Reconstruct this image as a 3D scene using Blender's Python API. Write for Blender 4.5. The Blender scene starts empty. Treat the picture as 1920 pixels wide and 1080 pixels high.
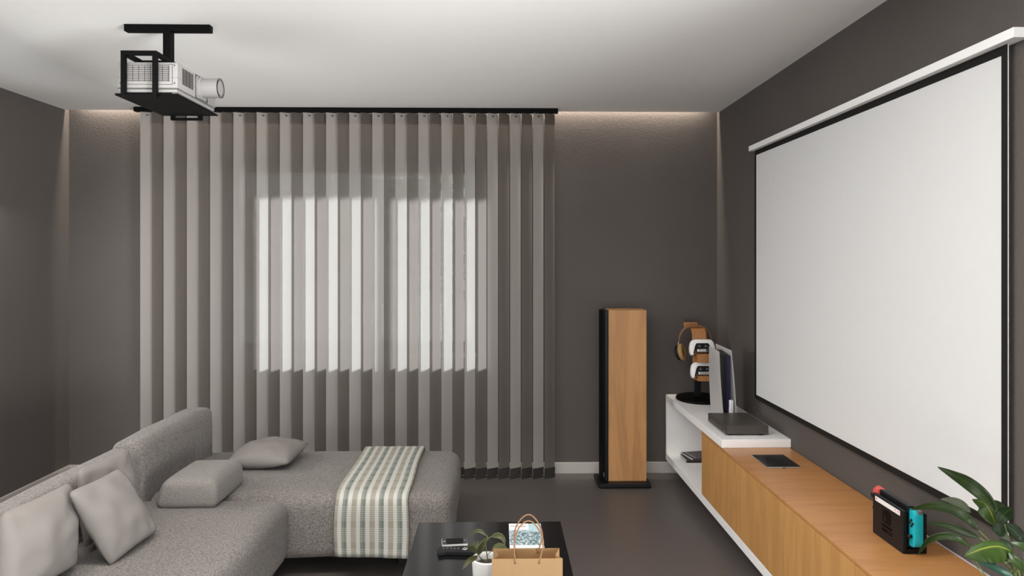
import bpy, bmesh, math, random
from mathutils import Vector, Matrix, Euler, noise

random.seed(7)
PI = math.pi
scene = bpy.context.scene
C = scene.collection

# ------------------------------------------------------------------ camera
CAM_Z = 1.4254
YAW = math.radians(1.053)
FPX = 25.0 / 36.0 * 1920.0
cam_data = bpy.data.cameras.new('camera')
cam_data.lens = 25.0
cam_data.sensor_width = 36.0
cam_data.shift_y = -54.0 / 1920.0
cam_data.clip_start = 0.05
cam_data.clip_end = 200.0
cam = bpy.data.objects.new('camera', cam_data)
C.objects.link(cam)
cam.location = (0.0, 0.0, CAM_Z)
cam.rotation_euler = (PI / 2, 0.0, -YAW)
scene.camera = cam

# ------------------------------------------------------------------ world, sun, added fill lamps, exposure
world = bpy.data.worlds.new('sky')
scene.world = world
world.use_nodes = True
wn = world.node_tree
wn.nodes.clear()
wo = wn.nodes.new('ShaderNodeOutputWorld')
wb = wn.nodes.new('ShaderNodeBackground')
ws = wn.nodes.new('ShaderNodeTexSky')
ws.sky_type = 'NISHITA'
ws.sun_disc = False
ws.sun_elevation = math.radians(25)
ws.sun_rotation = math.radians(-40)
ws.air_density = 1.0
ws.dust_density = 1.0
wb.inputs['Strength'].default_value = 0.055
wm = wn.nodes.new('ShaderNodeMix'); wm.data_type = 'RGBA'          # bright thin haze over the clear sky
wm.inputs[0].default_value = 0.6; wm.inputs[7].default_value = (9.5, 10.2, 11.0, 1)
wn.links.new(ws.outputs[0], wm.inputs[6])
wn.links.new(wm.outputs[2], wb.inputs['Color'])
wn.links.new(wb.outputs[0], wo.inputs['Surface'])

sun = bpy.data.lights.new('sun', 'SUN')
sun.energy = 4.8
sun.angle = math.radians(4.5)
sun.color = (1.0, 0.985, 0.965)
sun_o = bpy.data.objects.new('sun', sun)
C.objects.link(sun_o)
sun_o.location = (-8, 14, 12)
sun_o.rotation_euler = Vector((0.62, -1.0, -0.52)).to_track_quat('-Z', 'Y').to_euler()

# added fill lamps outside invented openings behind and beside the camera
def fill_lamp(name, loc, rot, w, h, watts, col=(1.0, 0.977, 0.965)):
    l = bpy.data.lights.new(name, 'AREA'); l.shape = 'RECTANGLE'
    l.size, l.size_y, l.energy, l.color = w, h, watts, col
    o = bpy.data.objects.new(name, l); C.objects.link(o)
    o.location = loc; o.rotation_euler = rot
def aim(v): return Vector(v).to_track_quat('-Z', 'Z').to_euler()
fill_lamp('rear_fill', (-0.68, -2.32, 1.12), (PI / 2, 0, 0), 3.7, 2.1, 8.0)
fill_lamp('left_fill', (-3.12, 3.15, 1.30), aim((1, 0.1, -0.9)), 1.6, 1.9, 66.0)
fill_lamp('right_fill', (1.66, -0.1, 1.15), (PI / 2, 0, PI / 2), 2.6, 1.9, 52.0)
# added lamps tilted upward to brighten the ceiling and upper walls
fill_lamp('rear_fill_up', (-0.68, -2.85, 0.15), aim((0, 0.75, 0.66)), 3.9, 1.2, 215.0)
fill_lamp('left_fill_up', (-3.55, 3.15, 0.15), aim((0.75, 0.0, 0.66)), 1.8, 1.2, 12.0)
fill_lamp('right_fill_up', (2.2, -0.1, 0.15), aim((-0.75, 0.3, 0.66)), 3.0, 1.2, 620.0)

vs = scene.view_settings
scene.display_settings.display_device = 'sRGB'
vs.view_transform = 'Standard'
vs.look = 'None'
vs.gamma = 1.0
vs.use_curve_mapping = False
vs.exposure = 0.0

# ------------------------------------------------------------------ helpers: space
def at(u, v, Y=None, X=None, Z=None):
    """World point seen at photograph pixel (u, v) at depth Y (or side X, or height Z)."""
    dx = (u - 960.0) / FPX
    d = Vector((math.cos(YAW) * dx + math.sin(YAW), math.cos(YAW) - math.sin(YAW) * dx, -(v - 486.0) / FPX))
    if Y is not None: t = Y / d.y
    elif X is not None: t = X / d.x
    else: t = (Z - CAM_Z) / d.z
    return Vector((0, 0, CAM_Z)) + d * t

# ------------------------------------------------------------------ helpers: materials
def new_mat(name):
    m = bpy.data.materials.new(name)
    m.use_nodes = True
    n = m.node_tree
    return m, n, n.nodes['Principled BSDF']

def mat_plain(name, col, rough=0.5, metal=0.0, bump=0.0, bscale=200.0, var=0.0, vscale=20.0, coat=0.0, spec=0.5):
    m, n, b = new_mat(name)
    b.inputs['Base Color'].default_value = (*col, 1)
    b.inputs['Roughness'].default_value = rough
    b.inputs['Metallic'].default_value = metal
    b.inputs['Coat Weight'].default_value = coat
    b.inputs['Specular IOR Level'].default_value = spec
    tc = n.nodes.new('ShaderNodeTexCoord')
    nt = n.nodes.new('ShaderNodeTexNoise')
    nt.inputs['Scale'].default_value = vscale
    nt.inputs['Detail'].default_value = 4
    n.links.new(tc.outputs['Object'], nt.inputs['Vector'])
    mx = n.nodes.new('ShaderNodeMix'); mx.data_type = 'RGBA'
    k = max(var, 0.02)
    mx.inputs[6].default_value = (*[c * (1 - k) for c in col], 1)
    mx.inputs[7].default_value = (*[min(1, c * (1 + k)) for c in col], 1)
    n.links.new(nt.outputs['Fac'], mx.inputs[0])
    n.links.new(mx.outputs[2], b.inputs['Base Color'])
    if bump > 0:
        nb = n.nodes.new('ShaderNodeTexNoise'); nb.inputs['Scale'].default_value = bscale; nb.inputs['Detail'].default_value = 3
        n.links.new(tc.outputs['Object'], nb.inputs['Vector'])
        bp = n.nodes.new('ShaderNodeBump'); bp.inputs['Strength'].default_value = bump; bp.inputs['Distance'].default_value = 0.002
        n.links.new(nb.outputs['Fac'], bp.inputs['Height'])
        n.links.new(bp.outputs[0], b.inputs['Normal'])
    return m

def mat_wood(name, dark, light, axis='Z', rough=0.45, across=22.0, along=1.6, fig=0.55):
    m, n, b = new_mat(name)
    tc = n.nodes.new('ShaderNodeTexCoord')
    mp = n.nodes.new('ShaderNodeMapping')
    sc = [across] * 3; sc['XYZ'.index(axis)] = along
    mp.inputs['Scale'].default_value = sc
    n.links.new(tc.outputs['Object'], mp.inputs['Vector'])
    n1 = n.nodes.new('ShaderNodeTexNoise'); n1.inputs['Scale'].default_value = 1.0; n1.inputs['Detail'].default_value = 5
    n1.inputs['Distortion'].default_value = 0.9
    n.links.new(mp.outputs[0], n1.inputs['Vector'])
    wv = n.nodes.new('ShaderNodeMath'); wv.operation = 'MULTIPLY'; wv.inputs[1].default_value = 26.0
    n.links.new(n1.outputs['Fac'], wv.inputs[0])
    sn = n.nodes.new('ShaderNodeMath'); sn.operation = 'SINE'
    n.links.new(wv.outputs[0], sn.inputs[0])
    mr = n.nodes.new('ShaderNodeMapRange'); mr.inputs[1].default_value = -1; mr.inputs[2].default_value = 1
    mr.inputs[3].default_value = 0.5 - fig * 0.5; mr.inputs[4].default_value = 0.5 + fig * 0.5
    n.links.new(sn.outputs[0], mr.inputs[0])
    mp2 = n.nodes.new('ShaderNodeMapping')
    sc2 = [across * 14] * 3; sc2['XYZ'.index(axis)] = along * 4
    mp2.inputs['Scale'].default_value = sc2
    n.links.new(tc.outputs['Object'], mp2.inputs['Vector'])
    n2 = n.nodes.new('ShaderNodeTexNoise'); n2.inputs['Scale'].default_value = 1.0; n2.inputs['Detail'].default_value = 3
    n.links.new(mp2.outputs[0], n2.inputs['Vector'])
    av = n.nodes.new('ShaderNodeMix'); av.data_type = 'FLOAT'; av.inputs[0].default_value = 0.5
    n.links.new(mr.outputs[0], av.inputs[2]); n.links.new(n2.outputs['Fac'], av.inputs[3])
    mx = n.nodes.new('ShaderNodeMix'); mx.data_type = 'RGBA'
    mx.inputs[6].default_value = (*dark, 1); mx.inputs[7].default_value = (*light, 1)
    n.links.new(av.outputs[0], mx.inputs[0])
    n.links.new(mx.outputs[2], b.inputs['Base Color'])
    b.inputs['Roughness'].default_value = rough
    bp = n.nodes.new('ShaderNodeBump'); bp.inputs['Strength'].default_value = 0.08; bp.inputs['Distance'].default_value = 0.001
    n.links.new(n2.outputs['Fac'], bp.inputs['Height']); n.links.new(bp.outputs[0], b.inputs['Normal'])
    return m

def mat_weave(name, dark, light, scale=1.0, bump=0.5):
    m, n, b = new_mat(name)
    tc = n.nodes.new('ShaderNodeTexCoord')
    outs = []
    for s in ((520, 520, 90), (90, 520, 520), (520, 90, 520)):
        mp = n.nodes.new('ShaderNodeMapping'); mp.inputs['Scale'].default_value = [k * scale for k in s]
        n.links.new(tc.outputs['Object'], mp.inputs['Vector'])
        t = n.nodes.new('ShaderNodeTexNoise'); t.inputs['Scale'].default_value = 1.0; t.inputs['Detail'].default_value = 2
        n.links.new(mp.outputs[0], t.inputs['Vector']); outs.append(t.outputs['Fac'])
    big = n.nodes.new('ShaderNodeTexNoise'); big.inputs['Scale'].default_value = 150 * scale; big.inputs['Detail'].default_value = 3
    n.links.new(tc.outputs['Object'], big.inputs['Vector']); outs.append(big.outputs['Fac'])
    acc = outs[0]
    for o in outs[1:]:
        ad = n.nodes.new('ShaderNodeMath'); ad.operation = 'ADD'
        n.links.new(acc, ad.inputs[0]); n.links.new(o, ad.inputs[1]); acc = ad.outputs[0]
    mr = n.nodes.new('ShaderNodeMapRange')
    mr.inputs[1].default_value = 1.62; mr.inputs[2].default_value = 2.42
    n.links.new(acc, mr.inputs[0])
    mx = n.nodes.new('ShaderNodeMix'); mx.data_type = 'RGBA'
    mx.inputs[6].default_value = (*dark, 1); mx.inputs[7].default_value = (*light, 1)
    n.links.new(mr.outputs[0], mx.inputs[0]); n.links.new(mx.outputs[2], b.inputs['Base Color'])
    b.inputs['Roughness'].default_value = 0.95
    b.inputs['Specular IOR Level'].default_value = 0.15
    b.inputs['Sheen Weight'].default_value = 0.1
    bp = n.nodes.new('ShaderNodeBump'); bp.inputs['Strength'].default_value = bump; bp.inputs['Distance'].default_value = 0.002
    n.links.new(mr.outputs[0], bp.inputs['Height']); n.links.new(bp.outputs[0], b.inputs['Normal'])
    return m

def mat_plaster(name, col):
    m, n, b = new_mat(name)
    tc = n.nodes.new('ShaderNodeTexCoord')
    a = n.nodes.new('ShaderNodeTexNoise'); a.inputs['Scale'].default_value = 110; a.inputs['Detail'].default_value = 5
    n.links.new(tc.outputs['Object'], a.inputs['Vector'])
    v = n.nodes.new('ShaderNodeTexNoise'); v.inputs['Scale'].default_value = 2.2; v.inputs['Detail'].default_value = 5
    n.links.new(tc.outputs['Object'], v.inputs['Vector'])
    mx = n.nodes.new('ShaderNodeMix'); mx.data_type = 'RGBA'
    mx.inputs[6].default_value = (*[c * 0.9 for c in col], 1); mx.inputs[7].default_value = (*[c * 1.1 for c in col], 1)
    n.links.new(v.outputs['Fac'], mx.inputs[0]); n.links.new(mx.outputs[2], b.inputs['Base Color'])
    b.inputs['Roughness'].default_value = 0.85
    b.inputs['Specular IOR Level'].default_value = 0.25
    bp = n.nodes.new('ShaderNodeBump'); bp.inputs['Strength'].default_value = 0.5; bp.inputs['Distance'].default_value = 0.004
    n.links.new(a.outputs['Fac'], bp.inputs['Height']); n.links.new(bp.outputs[0], b.inputs['Normal'])
    return m

def mat_slat(name, col, trans, clear):
    """Sheer blind fabric: part opaque, part glowing through, part open weave."""
    m, n, b = new_mat(name)
    n.nodes.remove(b)
    out = n.nodes['Material Output']
    tc = n.nodes.new('ShaderNodeTexCoord')
    mp = n.nodes.new('ShaderNodeMapping'); mp.inputs['Scale'].default_value = (120, 120, 260)
    n.links.new(tc.outputs['Object'], mp.inputs['Vector'])
    nt = n.nodes.new('ShaderNodeTexNoise'); nt.inputs['Scale'].default_value = 1.0; nt.inputs['Detail'].default_value = 3
    n.links.new(mp.outputs[0], nt.inputs['Vector'])
    mx = n.nodes.new('ShaderNodeMix'); mx.data_type = 'RGBA'
    mx.inputs[6].default_value = (*[c * 0.9 for c in col], 1); mx.inputs[7].default_value = (*[min(1, c * 1.1) for c in col], 1)
    n.links.new(nt.outputs['Fac'], mx.inputs[0])
    df = n.nodes.new('ShaderNodeBsdfDiffuse'); n.links.new(mx.outputs[2], df.inputs['Color'])
    tl = n.nodes.new('ShaderNodeBsdfTranslucent'); tl.inputs['Color'].default_value = (*trans, 1)
    tp = n.nodes.new('ShaderNodeBsdfTransparent'); tp.inputs['Color'].default_value = (1, 1, 1, 1)
    ad = n.nodes.new('ShaderNodeAddShader')
    n.links.new(df.outputs[0], ad.inputs[0]); n.links.new(tl.outputs[0], ad.inputs[1])
    ms = n.nodes.new('ShaderNodeMixShader'); ms.inputs[0].default_value = clear
    n.links.new(ad.outputs[0], ms.inputs[1]); n.links.new(tp.outputs[0], ms.inputs[2])
    n.links.new(ms.outputs[0], out.inputs['Surface'])
    return m

def mat_glass(name):
    m, n, b = new_mat(name)
    n.nodes.remove(b)
    out = n.nodes['Material Output']
    tp = n.nodes.new('ShaderNodeBsdfTransparent'); tp.inputs['Color'].default_value = (0.95, 0.97, 0.97, 1)
    gl = n.nodes.new('ShaderNodeBsdfGlossy'); gl.inputs['Roughness'].default_value = 0.02
    ms = n.nodes.new('ShaderNodeMixShader')
    ms.inputs[0].default_value = 0.05
    n.links.new(tp.outputs[0], ms.inputs[1]); n.links.new(gl.outputs[0], ms.inputs[2])
    n.links.new(ms.outputs[0], out.inputs['Surface'])
    return m

def mat_leaf(name, dark, light, rib):
    """Leaf blade; UV x runs across the blade (0..1, midrib at .5), UV y along it."""
    m, n, b = new_mat(name)
    uv = n.nodes.new('ShaderNodeTexCoord')
    sp = n.nodes.new('ShaderNodeSeparateXYZ'); n.links.new(uv.outputs['UV'], sp.inputs[0])
    nt = n.nodes.new('ShaderNodeTexNoise'); nt.inputs['Scale'].default_value = 26; nt.inputs['Detail'].default_value = 4
    n.links.new(uv.outputs['Object'], nt.inputs['Vector'])
    mx = n.nodes.new('ShaderNodeMix'); mx.data_type = 'RGBA'
    mx.inputs[6].default_value = (*dark, 1); mx.inputs[7].default_value = (*light, 1)
    n.links.new(nt.outputs['Fac'], mx.inputs[0])
    s = n.nodes.new('ShaderNodeMath'); s.operation = 'SUBTRACT'; s.inputs[1].default_value = 0.5
    n.links.new(sp.outputs[0], s.inputs[0])
    ab = n.nodes.new('ShaderNodeMath'); ab.operation = 'ABSOLUTE'; n.links.new(s.outputs[0], ab.inputs[0])
    mr = n.nodes.new('ShaderNodeMapRange'); mr.inputs[1].default_value = 0.0; mr.inputs[2].default_value = 0.05
    mr.inputs[3].default_value = 1.0; mr.inputs[4].default_value = 0.0
    n.links.new(ab.outputs[0], mr.inputs[0])
    m2 = n.nodes.new('ShaderNodeMix'); m2.data_type = 'RGBA'
    n.links.new(mr.outputs[0], m2.inputs[0]); n.links.new(mx.outputs[2], m2.inputs[6]); m2.inputs[7].default_value = (*rib, 1)
    n.links.new(m2.outputs[2], b.inputs['Base Color'])
    b.inputs['Roughness'].default_value = 0.45
    # slanting side veins as fine relief
    k = n.nodes.new('ShaderNodeMath'); k.operation = 'MULTIPLY_ADD'; k.inputs[1].default_value = 90.0
    n.links.new(sp.outputs[1], k.inputs[0])
    k2 = n.nodes.new('ShaderNodeMath'); k2.operation = 'MULTIPLY'; k2.inputs[1].default_value = -50.0
    n.links.new(ab.outputs[0], k2.inputs[0]); n.links.new(k2.outputs[0], k.inputs[2])
    sn = n.nodes.new('ShaderNodeMath'); sn.operation = 'SINE'; n.links.new(k.outputs[0], sn.inputs[0])
    bp = n.nodes.new('ShaderNodeBump'); bp.inputs['Strength'].default_value = 0.05; bp.inputs['Distance'].default_value = 0.001
    n.links.new(sn.outputs[0], bp.inputs['Height']); n.links.new(bp.outputs[0], b.inputs['Normal'])
    return m

def mat_plaid(name):
    """Beige, white and sage-green striped throw; UV x across (0..1), UV y along in metres."""
    m, n, b = new_mat(name)
    uv = n.nodes.new('ShaderNodeTexCoord')
    sp = n.nodes.new('ShaderNodeSeparateXYZ'); n.links.new(uv.outputs['UV'], sp.inputs[0])
    a = n.nodes.new('ShaderNodeMath'); a.operation = 'MULTIPLY_ADD'; a.inputs[1].default_value = 4.0; a.inputs[2].default_value = 0.1
    n.links.new(sp.outputs[0], a.inputs[0])
    f = n.nodes.new('ShaderNodeMath'); f.operation = 'FRACT'; n.links.new(a.outputs[0], f.inputs[0])
    cr = n.nodes.new('ShaderNodeValToRGB'); cr.color_ramp.interpolation = 'CONSTANT'
    beige, white, green, dk = (0.25, 0.235, 0.185), (0.42, 0.405, 0.375), (0.175, 0.188, 0.158), (0.115, 0.132, 0.112)
    e = cr.color_ramp.elements
    e[0].position = 0.0; e[0].color = (*beige, 1)
    e[1].position = 0.28; e[1].color = (*white, 1)
    for p, c in ((0.49, green), (0.64, dk), (0.71, green), (0.77, white)):
        x = e.new(p); x.color = (*c, 1)
    n.links.new(f.outputs[0], cr.inputs[0])
    # groups of fine white weft lines
    g = n.nodes.new('ShaderNodeMath'); g.operation = 'MULTIPLY'; g.inputs[1].default_value = 1 / 0.092
    n.links.new(sp.outputs[1], g.inputs[0])
    gf = n.nodes.new('ShaderNodeMath'); gf.operation = 'FRACT'; n.links.new(g.outputs[0], gf.inputs[0])
    gm = n.nodes.new('ShaderNodeMath'); gm.operation = 'LESS_THAN'; gm.inputs[1].default_value = 0.66
    n.links.new(gf.outputs[0], gm.inputs[0])
    h = n.nodes.new('ShaderNodeMath'); h.operation = 'MULTIPLY'; h.inputs[1].default_value = 1 / 0.0092
    n.links.new(sp.outputs[1], h.inputs[0])
    hf = n.nodes.new('ShaderNodeMath'); hf.operation = 'FRACT'; n.links.new(h.outputs[0], hf.inputs[0])
    hm = n.nodes.new('ShaderNodeMath'); hm.operation = 'LESS_THAN'; hm.inputs[1].default_value = 0.28
    n.links.new(hf.outputs[0], hm.inputs[0])
    mm = n.nodes.new('ShaderNodeMath'); mm.operation = 'MULTIPLY'
    n.links.new(gm.outputs[0], mm.inputs[0]); n.links.new(hm.outputs[0], mm.inputs[1])
    m3 = n.nodes.new('ShaderNodeMath'); m3.operation = 'MULTIPLY'; m3.inputs[1].default_value = 0.55
    n.links.new(mm.outputs[0], m3.inputs[0])
    mx = n.nodes.new('ShaderNodeMix'); mx.data_type = 'RGBA'
    n.links.new(m3.outputs[0], mx.inputs[0]); n.links.new(cr.outputs[0], mx.inputs[6]); mx.inputs[7].default_value = (0.46, 0.445, 0.415, 1)
    n.links.new(mx.outputs[2], b.inputs['Base Color'])
    b.inputs['Roughness'].default_value = 0.95; b.inputs['Specular IOR Level'].default_value = 0.1
    return m

def mat_city(name):
    """Magazine picture: hazy sky above a jumble of pale and teal city blocks. UV 0..1."""
    m, n, b = new_mat(name)
    uv = n.nodes.new('ShaderNodeTexCoord')
    sp = n.nodes.new('ShaderNodeSeparateXYZ'); n.links.new(uv.outputs['UV'], sp.inputs[0])
    mp = n.nodes.new('ShaderNodeMapping'); mp.inputs['Scale'].default_value = (22, 30, 1)
    n.links.new(uv.outputs['UV'], mp.inputs['Vector'])
    vo = n.nodes.new('ShaderNodeTexVoronoi'); vo.distance = 'CHEBYCHEV'; vo.inputs['Scale'].default_value = 1.0
    n.links.new(mp.outputs[0], vo.inputs['Vector'])
    sc = n.nodes.new('ShaderNodeSeparateXYZ'); n.links.new(vo.outputs['Color'], sc.inputs[0])
    cr = n.nodes.new('ShaderNodeValToRGB')
    e = cr.color_ramp.elements
    e[0].color = (0.05, 0.09, 0.11, 1); e[1].color = (0.62, 0.66, 0.64, 1)
    x = e.new(0.45); x.color = (0.17, 0.26, 0.29, 1)
    n.links.new(sc.outputs[0], cr.inputs[0])
    nz = n.nodes.new('ShaderNodeTexNoise'); nz.inputs['Scale'].default_value = 9
    n.links.new(uv.outputs['UV'], nz.inputs['Vector'])
    th = n.nodes.new('ShaderNodeMath'); th.operation = 'MULTIPLY_ADD'; th.inputs[1].default_value = 0.35
    n.links.new(nz.outputs['Fac'], th.inputs[0]); n.links.new(sp.outputs[1], th.inputs[2])
    mr = n.nodes.new('ShaderNodeMapRange'); mr.inputs[1].default_value = 0.78; mr.inputs[2].default_value = 0.9
    n.links.new(th.outputs[0], mr.inputs[0])
    mx = n.nodes.new('ShaderNodeMix'); mx.data_type = 'RGBA'
    n.links.new(mr.outputs[0], mx.inputs[0]); n.links.new(cr.outputs[0], mx.inputs[6]); mx.inputs[7].default_value = (0.42, 0.55, 0.58, 1)
    n.links.new(mx.outputs[2], b.inputs['Base Color'])
    b.inputs['Roughness'].default_value = 0.4
    return m

def mat_emit(name, col, s):
    m, n, b = new_mat(name)
    b.inputs['Base Color'].default_value = (*col, 1)
    b.inputs['Emission Color'].default_value = (*col, 1)
    b.inputs['Emission Strength'].default_value = s
    return m

M = {}
M['wall'] = mat_plaster('taupe_plaster', (0.099, 0.086, 0.079))
M['ceiling'] = mat_plain('white_ceiling_paint', (0.80, 0.78, 0.76), 0.9, bump=0.05)
M['floor'] = mat_plain('taupe_vinyl_floor', (0.098, 0.085, 0.079), 0.42, var=0.05, bump=0.05, bscale=300)
M['trim'] = mat_plain('cream_skirting_paint', (0.47, 0.435, 0.41), 0.5)
M['white'] = mat_plain('white_lacquer', (0.91, 0.90, 0.895), 0.35)
M['screen'] = mat_plain('matt_white_screen', (0.67, 0.668, 0.667), 0.9, spec=0.1)
M['black'] = mat_plain('matt_black_metal', (0.0022, 0.0022, 0.0022), 0.6, spec=0.10)
M['screenblack'] = mat_plain('matt_black_border', (0.012, 0.011, 0.010), 0.8, spec=0.2)
M['softblack'] = mat_plain('satin_black_plastic', (0.0065, 0.0065, 0.0075), 0.42, spec=0.25)
M['gloss'] = mat_plain('gloss_black_glass', (0.003, 0.003, 0.004), 0.15, spec=0.3)
M['emblem'] = mat_plain('black_emblem_print', (0.001, 0.001, 0.001), 0.35, spec=0.1)
M['frame'] = mat_plain('dark_window_frame', (0.012, 0.012, 0.012), 0.5)
M['glass'] = mat_glass('window_glass')
M['sofa'] = mat_weave('greige_woven_fabric', (0.070, 0.061, 0.055), (0.255, 0.232, 0.215))
M['pillow'] = mat_plain('plain_greige_cotton', (0.185, 0.168, 0.157), 0.9, bump=0.15, bscale=500, var=0.04, spec=0.1)
M['bolster'] = mat_weave('greige_felted_fabric', (0.115, 0.104, 0.096), (0.225, 0.207, 0.193), 1.5, 0.3)
M['plaid'] = mat_plaid('striped_throw_fabric')
M['slat_light'] = mat_slat('light_blind_fabric', (0.242, 0.226, 0.213), (0.36, 0.358, 0.355), 0.075)
M['slat_dark'] = mat_slat('brown_blind_fabric', (0.074, 0.064, 0.057), (0.225, 0.21, 0.20), 0.05)
M['weight'] = mat_plain('dark_blind_weight', (0.072, 0.064, 0.058), 0.8, spec=0.1)
M['hole'] = mat_plain('brown_hook_plastic', (0.10, 0.085, 0.07), 0.6)
M['oak_v'] = mat_wood('oak_veneer_upright', (0.36, 0.165, 0.045), (0.62, 0.335, 0.115), 'Z', 0.45, 9, 1.0, 0.5)
M['oak_x'] = mat_wood('oak_veneer_top', (0.33, 0.135, 0.040), (0.55, 0.27, 0.095), 'X', 0.33, 9, 1.2, 0.45)
M['oak_sp'] = mat_wood('oak_veneer_cabinet', (0.32, 0.148, 0.050), (0.55, 0.29, 0.115), 'Z', 0.45, 6.5, 0.9, 0.75)
M['bamboo'] = mat_wood('warm_oak_stand', (0.25, 0.10, 0.03), (0.46, 0.21, 0.07), 'Z', 0.45, 26, 3.0, 0.5)
M['tablewood'] = mat_wood('black_stained_wood', (0.0018, 0.0016, 0.0018), (0.006, 0.0055, 0.006), 'X', 0.13, 30, 1.2, 0.5)
M['tan'] = mat_plain('tan_leather', (0.32, 0.19, 0.07), 0.55)
M['brownband'] = mat_plain('brown_leather', (0.24, 0.11, 0.045), 0.5)
M['silver'] = mat_plain('brushed_silver', (0.55, 0.55, 0.55), 0.35, 0.8)
M['grey'] = mat_plain('mid_grey_plastic', (0.10, 0.10, 0.10), 0.4)
M['avbox'] = mat_plain('bronze_grey_metal', (0.062, 0.053, 0.045), 0.45, 0.1)
M['avface'] = mat_plain('dark_player_fascia', (0.028, 0.024, 0.022), 0.35)
M['avmark'] = mat_plain('player_mark', (0.008, 0.008, 0.008), 0.3)
M['console_white'] = mat_plain('console_white_shell', (0.83, 0.81, 0.80), 0.5)
M['console_blue'] = mat_plain('midnight_blue_plastic', (0.010, 0.006, 0.05), 0.35)
M['teal'] = mat_plain('neon_teal_plastic', (0.0, 0.36, 0.42), 0.45)
M['red'] = mat_plain('coral_red_plastic', (0.62, 0.085, 0.075), 0.45)
M['pot'] = mat_plain('white_ceramic', (0.55, 0.535, 0.525), 0.4)
M['soil'] = mat_plain('dark_potting_soil', (0.028, 0.016, 0.013), 0.95, bump=1.0, bscale=180, var=0.5, vscale=90)
M['kraft'] = mat_wood('kraft_paper', (0.185, 0.122, 0.054), (0.245, 0.168, 0.082), 'Z', 0.85, 22, 0.6, 0.2)
_k = M['kraft'].node_tree                                           # thin paper lets some light through
_t = _k.nodes.new('ShaderNodeBsdfTranslucent'); _t.inputs['Color'].default_value = (0.30, 0.17, 0.06, 1)
_a = _k.nodes.new('ShaderNodeAddShader')
_k.links.new(_k.nodes['Principled BSDF'].outputs[0], _a.inputs[0]); _k.links.new(_t.outputs[0], _a.inputs[1])
_k.links.new(_a.outputs[0], _k.nodes['Material Output'].inputs['Surface'])
M['rope'] = mat_plain('twisted_paper_cord', (0.20, 0.10, 0.048), 0.85, bump=0.6, bscale=350)
M['leaf'] = mat_leaf('glossy_green_leaf', (0.008, 0.026, 0.004), (0.042, 0.080, 0.011), (0.070, 0.115, 0.022))
M['leaf_rib'] = mat_leaf('green_leaf_with_yellow_rib', (0.012, 0.034, 0.005), (0.052, 0.092, 0.013), (0.24, 0.26, 0.04))
M['leaf_dark'] = mat_leaf('dark_green_leaf', (0.006, 0.020, 0.006), (0.022, 0.055, 0.012), (0.06, 0.10, 0.02))
M['leaf_pale'] = mat_leaf('pale_underside_leaf', (0.10, 0.12, 0.075), (0.19, 0.21, 0.14), (0.22, 0.24, 0.15))
M['leaf_teal'] = mat_leaf('bluish_green_leaf', (0.008, 0.050, 0.030), (0.020, 0.095, 0.055), (0.05, 0.14, 0.08))
M['leaf_olive'] = mat_leaf('olive_green_leaf', (0.065, 0.075, 0.028), (0.145, 0.155, 0.060), (0.17, 0.18, 0.07))
M['stem'] = mat_plain('green_stem', (0.10, 0.12, 0.035), 0.5)
M['paper'] = mat_plain('white_paper', (0.78, 0.77, 0.75), 0.55)
M['coral_ink'] = mat_plain('coral_ink', (0.60, 0.28, 0.20), 0.5)
M['ink'] = mat_plain('dark_ink', (0.05, 0.045, 0.045), 0.5)
M['city'] = mat_city('city_skyline_print')
M['bookgrey'] = mat_plain('charcoal_book_cover', (0.045, 0.040, 0.038), 0.4)
M['bookblack'] = mat_plain('black_book_cover', (0.012, 0.012, 0.012), 0.4)
M['bookwhite'] = mat_plain('pale_book_cover', (0.62, 0.57, 0.52), 0.5)
M['phonewhite'] = mat_plain('white_phone_shell', (0.45, 0.44, 0.43), 0.45)
M['phonegrey'] = mat_plain('dark_grey_phone_face', (0.03, 0.03, 0.031), 0.4, spec=0.3)
M['projwhite'] = mat_plain('white_projector_shell', (0.35, 0.338, 0.33), 0.5)
M['line'] = mat_plain('panel_line_black', (0.015, 0.015, 0.015), 0.7)  # black of the projector's panel edges, seams and louvres
M['ventgrey'] = mat_plain('grey_vent_slats', (0.28, 0.265, 0.26), 0.6)
M['painted_light'] = mat_plain('pale_lilac_painted_light', (0.62, 0.56, 0.70), 0.3)  # line of light put into a pale colour
M['grass'] = mat_plain('pale_gravel', (0.26, 0.25, 0.23), 0.95, var=0.3, vscale=2)
M['treeleaf'] = mat_plain('tree_foliage', (0.45, 0.47, 0.40), 0.8, var=0.3, vscale=4)
M['bark'] = mat_plain('tree_bark', (0.14, 0.10, 0.07), 0.9)
M['led'] = mat_emit('warm_led', (1.0, 0.80, 0.58), 3.0)

# ------------------------------------------------------------------ helpers: geometry
def new_bm():
    return bmesh.new()

def box(bm, x0, x1, y0, y1, z0, z1):
    v = [bm.verts.new(p) for p in ((x0, y0, z0), (x1, y0, z0), (x1, y1, z0), (x0, y1, z0),
                                   (x0, y0, z1), (x1, y0, z1), (x1, y1, z1), (x0, y1, z1))]
    for f in ((3, 2, 1, 0), (4, 5, 6, 7), (0, 1, 5, 4), (1, 2, 6, 5), (2, 3, 7, 6), (3, 0, 4, 7)):
        bm.faces.new([v[i] for i in f])
    return bm

def bx(x0, x1, y0, y1, z0, z1, bev=0.0, seg=2):
    b = box(new_bm(), x0, x1, y0, y1, z0, z1)
    if bev > 0:
        bmesh.ops.bevel(b, geom=list(b.edges), offset=bev, segments=seg, profile=0.5, affect='EDGES')
    return b

def join(*bms):
    out = new_bm()
    for b in bms:
        me = bpy.data.meshes.new('tmp'); b.to_mesh(me); b.free()
        out.from_mesh(me); bpy.data.meshes.remove(me)
    return out

def xf(b, mat):
    bmesh.ops.transform(b, matrix=mat, verts=b.verts); return b

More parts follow.
